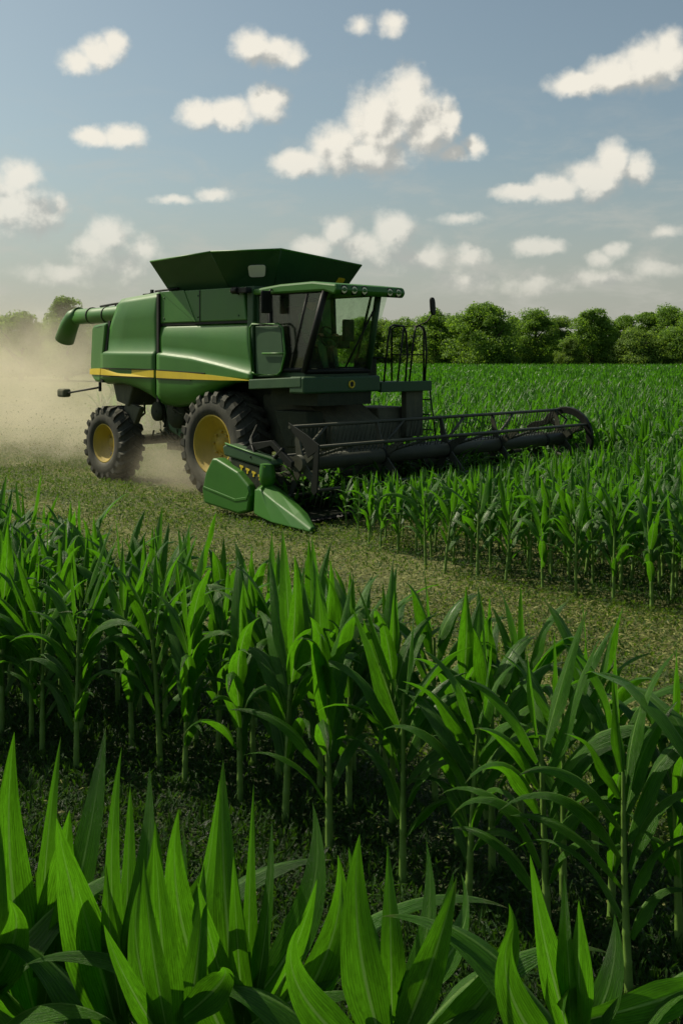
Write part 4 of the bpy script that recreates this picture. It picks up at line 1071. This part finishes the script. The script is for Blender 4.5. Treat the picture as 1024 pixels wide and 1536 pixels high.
# ------------------------------------------------------------------ trees
def tree(x, y, W_, H_, seed, label, kind='crown', bush=False, dens=1.0):
    r_ = np.random.default_rng(seed)
    root = empty('bush' if bush else 'tree', (x, y, -.02))
    tag(root, label, 'bush' if bush else 'tree', 'trees and bushes along the far edge of the field')
    th = H_*(.10 if bush else .22)
    mb = MB().tube([(0, 0, 0), (.1, 0, th), (.15, .1, H_*.55), (.1, 0, H_*.85)], [W_*.045, W_*.035, W_*.02, W_*.006], 8)
    for k in range(7):
        a = r_.uniform(0, 6.28); z0 = H_*r_.uniform(.18, .5); R = W_*r_.uniform(.2, .38)
        mb.tube([(.1, 0, z0), (R*.5*math.cos(a), R*.5*math.sin(a), z0+R*.45), (R*math.cos(a), R*math.sin(a), z0+R*.95)], [W_*.018, W_*.012, W_*.004], 5)
    mb.build('trunk', 'bark', root)
    # lumps over an egg shaped crown
    nl_ = 110
    C_ = []; R_ = []
    for k in range(nl_):
        zf = r_.uniform(.0, 1)**.95; a = r_.uniform(0, 2*PI)
        prof = math.sin((.30+zf*.66)*PI)**.6
        rad = prof*W_*.5*r_.uniform(.30, .96)
        zz = .06*H_+zf*H_*.86
        C_.append((rad*math.cos(a)*r_.uniform(.8, 1.15), rad*math.sin(a), zz*r_.uniform(.92, 1.04))); R_.append(W_*r_.uniform(.07, .21)*(1.15 if zf < .5 else .95))
    C_ = np.array(C_); R_ = np.array(R_)
    n = int(32000*dens)
    ii = r_.integers(0, nl_, n)
    d = r_.normal(size=(n, 3)); d /= np.linalg.norm(d, axis=1)[:, None]
    d[:, 2] = np.where(d[:, 2] < -.3, -d[:, 2]*.6, d[:, 2])
    pos = C_[ii]+d*(R_[ii]*r_.uniform(.75, 1.08, n)**1.0)[:, None]*np.array([1, 1, .85])
    pos[:, 2] = np.maximum(pos[:, 2], .25)
    nr = d+r_.normal(0, .5, (n, 3)); nr /= np.linalg.norm(nr, axis=1)[:, None]
    tt = np.cross(nr, r_.normal(size=(n, 3))); tt /= np.linalg.norm(tt, axis=1)[:, None]
    bb = np.cross(nr, tt)
    s = (W_*.011+.04)*r_.uniform(.6, 1.3, n)
    V_ = np.stack([pos-tt*s[:, None], pos-bb*s[:, None]*.6, pos+tt*s[:, None], pos+bb*s[:, None]*.6], 1).reshape(-1, 3)
    me = mesh_np('crown', V_, np.arange(4*n).reshape(-1, 4), None, kind, False)
    ob = bpy.data.objects.new('crown', me); S.collection.objects.link(ob); ob.parent = root
def tpx(px, D): return (px-512)/F_*D
D0 = 150
TR = [ # px, distance, width m, height m, label, material, bush
 (724, 146, 10.6, 9.8, 'big round bright green tree, tallest just right of the machine platform', 'crown', 0),
 (654, 152, 8.6, 8.9, 'dark green tree directly left of the big round bright tree', 'crown', 0),
 (605, 158, 7.5, 8.0, 'hazy tree seen behind the platform rail and right mirror', 'crown', 0),
 (570, 162, 7.0, 7.6, 'hazy tree seen beside the cab front post', 'crown2', 0),
 (802, 150, 6.6, 9.5, 'tall narrow tree right of the big round bright tree', 'crown', 0),
 (764, 168, 7.0, 8.6, 'shaded tree tucked behind the big round tree on its right side', 'crown', 0),
 (838, 170, 7.5, 8.6, 'dull tree set back between the two tall narrow trees', 'crown2', 0),
 (886, 147, 7.2, 9.3, 'tall tree with a light domed top in the middle of the right-hand tree line', 'crown', 0),
 (853, 143, 3.4, 5.0, 'small pale tree with a bare foot at the left side of the domed tree', 'crown2', 0),
 (905, 166, 6.4, 8.4, 'dark tree behind the right shoulder of the domed tree', 'crown', 0),
 (954, 144, 8.0, 5.6, 'wide rounded yellow-green bush in front of the far right trees', 'crown2', 1),
 (934, 168, 6.5, 8.8, 'dark tree rising behind the rounded bush on its left', 'crown', 0),
 (972, 170, 7.5, 9.6, 'dark tree rising directly behind the rounded bush', 'crown', 0),
 (1006, 166, 7.5, 9.9, 'dark tall tree at the right edge behind the second bush', 'crown', 0),
 (1014, 143, 5.6, 6.0, 'green bush cut off by the right edge of the photo', 'crown', 1),
 (32, 100, 5.6, 6.6, 'hazy tree in the dust at the left edge of the photo', 'crown2', 0),
 (100, 96, 4.9, 7.8, 'taller leafy tree above the folded unloading auger', 'crown2', 0),
 (152, 118, 5.6, 7.0, 'hazy tree top showing above the unloading tube close to the machine', 'crown2', 0),
 (66, 126, 6.0, 6.0, 'pale tree in the dust between the two left trees', 'crown2', 0),
 (-6, 118, 6.0, 6.8, 'hazy tree mostly cut off at the far left', 'crown2', 0),
 (690, 176, 8.0, 8.2, 'shaded tree filling the gap left of the big round tree', 'crown', 0),
 (1042, 160, 8.0, 9.6, 'dark tree just beyond the right edge of the photo', 'crown', 0),
 (540, 160, 8.0, 7.8, 'tree seen through the cab glass', 'crown', 0),
]
for i, (px, D, w, h, l, mt, bu) in enumerate(TR): tree(tpx(px, D), D, w, h, 500+i, l, mt, bool(bu))
# low scrub closing the foot of the tree line
n = 60000
x = nrg.uniform(-60, 70, n); y = 166+nrg.uniform(-6, 12, n)
y = np.where(x < -22, y-30, y)
hmax = 4.0+1.1*noise2(x, y*0, .35, 9)
z = nrg.uniform(0, 1, n)**.8*np.maximum(1.2, hmax)
a = nrg.normal(size=(n, 3)); a /= np.linalg.norm(a, axis=1)[:, None]; bq = np.cross(a, nrg.normal(size=(n, 3))); bq /= np.linalg.norm(bq, axis=1)[:, None]
s = nrg.uniform(.25, .5, n)[:, None]; pos = np.stack([x, y, z], 1)
me = mesh_np('scrub', np.stack([pos-a*s, pos-bq*s*.7, pos+a*s, pos+bq*s*.7], 1).reshape(-1, 3), np.arange(4*n).reshape(-1, 4), None, 'crown', False)
ob = bpy.data.objects.new('scrub', me); S.collection.objects.link(ob); tag(ob, 'dark undergrowth closing the foot of the far tree line', 'scrub', kind='stuff')

# ------------------------------------------------------------------ dust and chaff behind the machine
def dust(name, loc, rad, dens, label, rz=0):
    bm = bmesh.new(); bmesh.ops.create_uvsphere(bm, u_segments=32, v_segments=16, radius=1)
    me = bpy.data.meshes.new(name); bm.to_mesh(me); bm.free()
    o = bpy.data.objects.new(name, me); S.collection.objects.link(o); o.location = loc; o.scale = rad; o.rotation_euler = (0, 0, rz)
    m = bpy.data.materials.new(name); m.use_nodes = True; t = NT(m.node_tree)
    t.n.remove(m.node_tree.nodes['Principled BSDF']); out = m.node_tree.nodes['Material Output']
    tc = t.n.new('ShaderNodeTexCoord').outputs['Object']
    ps = t.n.new('ShaderNodeNewGeometry').outputs['Position']
    r = t.v('LENGTH', tc, out='Value')
    fall = t.maprange(r, 1.0, .15, 0, 1, True)
    nz = t.noise(ps, .55, 6, .68, .6)
    den = t.m('MULTIPLY', t.m('MULTIPLY', fall, t.maprange(nz, .40, .66, .05, 2.1)), dens)
    pv = t.n.new('ShaderNodeVolumePrincipled'); pv.inputs['Color'].default_value = (.96, .89, .70, 1); pv.inputs['Anisotropy'].default_value = .35
    t.l.new(den, pv.inputs['Density']); t.l.new(pv.outputs[0], out.inputs['Volume'])
    me.materials.append(m); tag(o, label, 'dust', kind='stuff')
    m.cycles.volume_step_rate = 2.0
    return o
dust('dust_cloud', (-9.2, 26.5, .9), (8.4, 5.0, 3.6), .27, 'tan cloud of dust billowing behind the harvester', -.5)
dust('wheel_dust', (-3.0, 19.2, .3), (3.0, 1.0, .8), .55, 'low dust drifting between the wheels of the harvester', -.78)

n = 5200
uq = -3.9-np.abs(nrg.normal(0, 3.4, n)); vq = nrg.normal(1.4, 1.5, n); zq = np.abs(nrg.normal(0, .75, n))*np.interp(-uq, [3.9, 9, 16], [.6, 1.1, 1.2])
X = OX+TU[0]*uq+NV[0]*vq; Y = OY+TU[1]*uq+NV[1]*vq
a = nrg.normal(size=(n, 3)); a /= np.linalg.norm(a, axis=1)[:, None]; bq = np.cross(a, nrg.normal(size=(n, 3))); bq /= np.linalg.norm(bq, axis=1)[:, None]
s = nrg.uniform(.004, .013, n)[:, None]; pos = np.stack([X, Y, zq+.02], 1)
me = mesh_np('chaff', np.stack([pos-a*s*1.6, pos-bq*s*.6, pos+a*s*1.6, pos+bq*s*.6], 1).reshape(-1, 3), np.arange(4*n).reshape(-1, 4), None, 'straw', False)
ob = bpy.data.objects.new('chaff', me); S.collection.objects.link(ob); tag(ob, 'specks of chaff flying in the dust behind the harvester', 'chaff', kind='stuff')
bpy.context.view_layer.update()
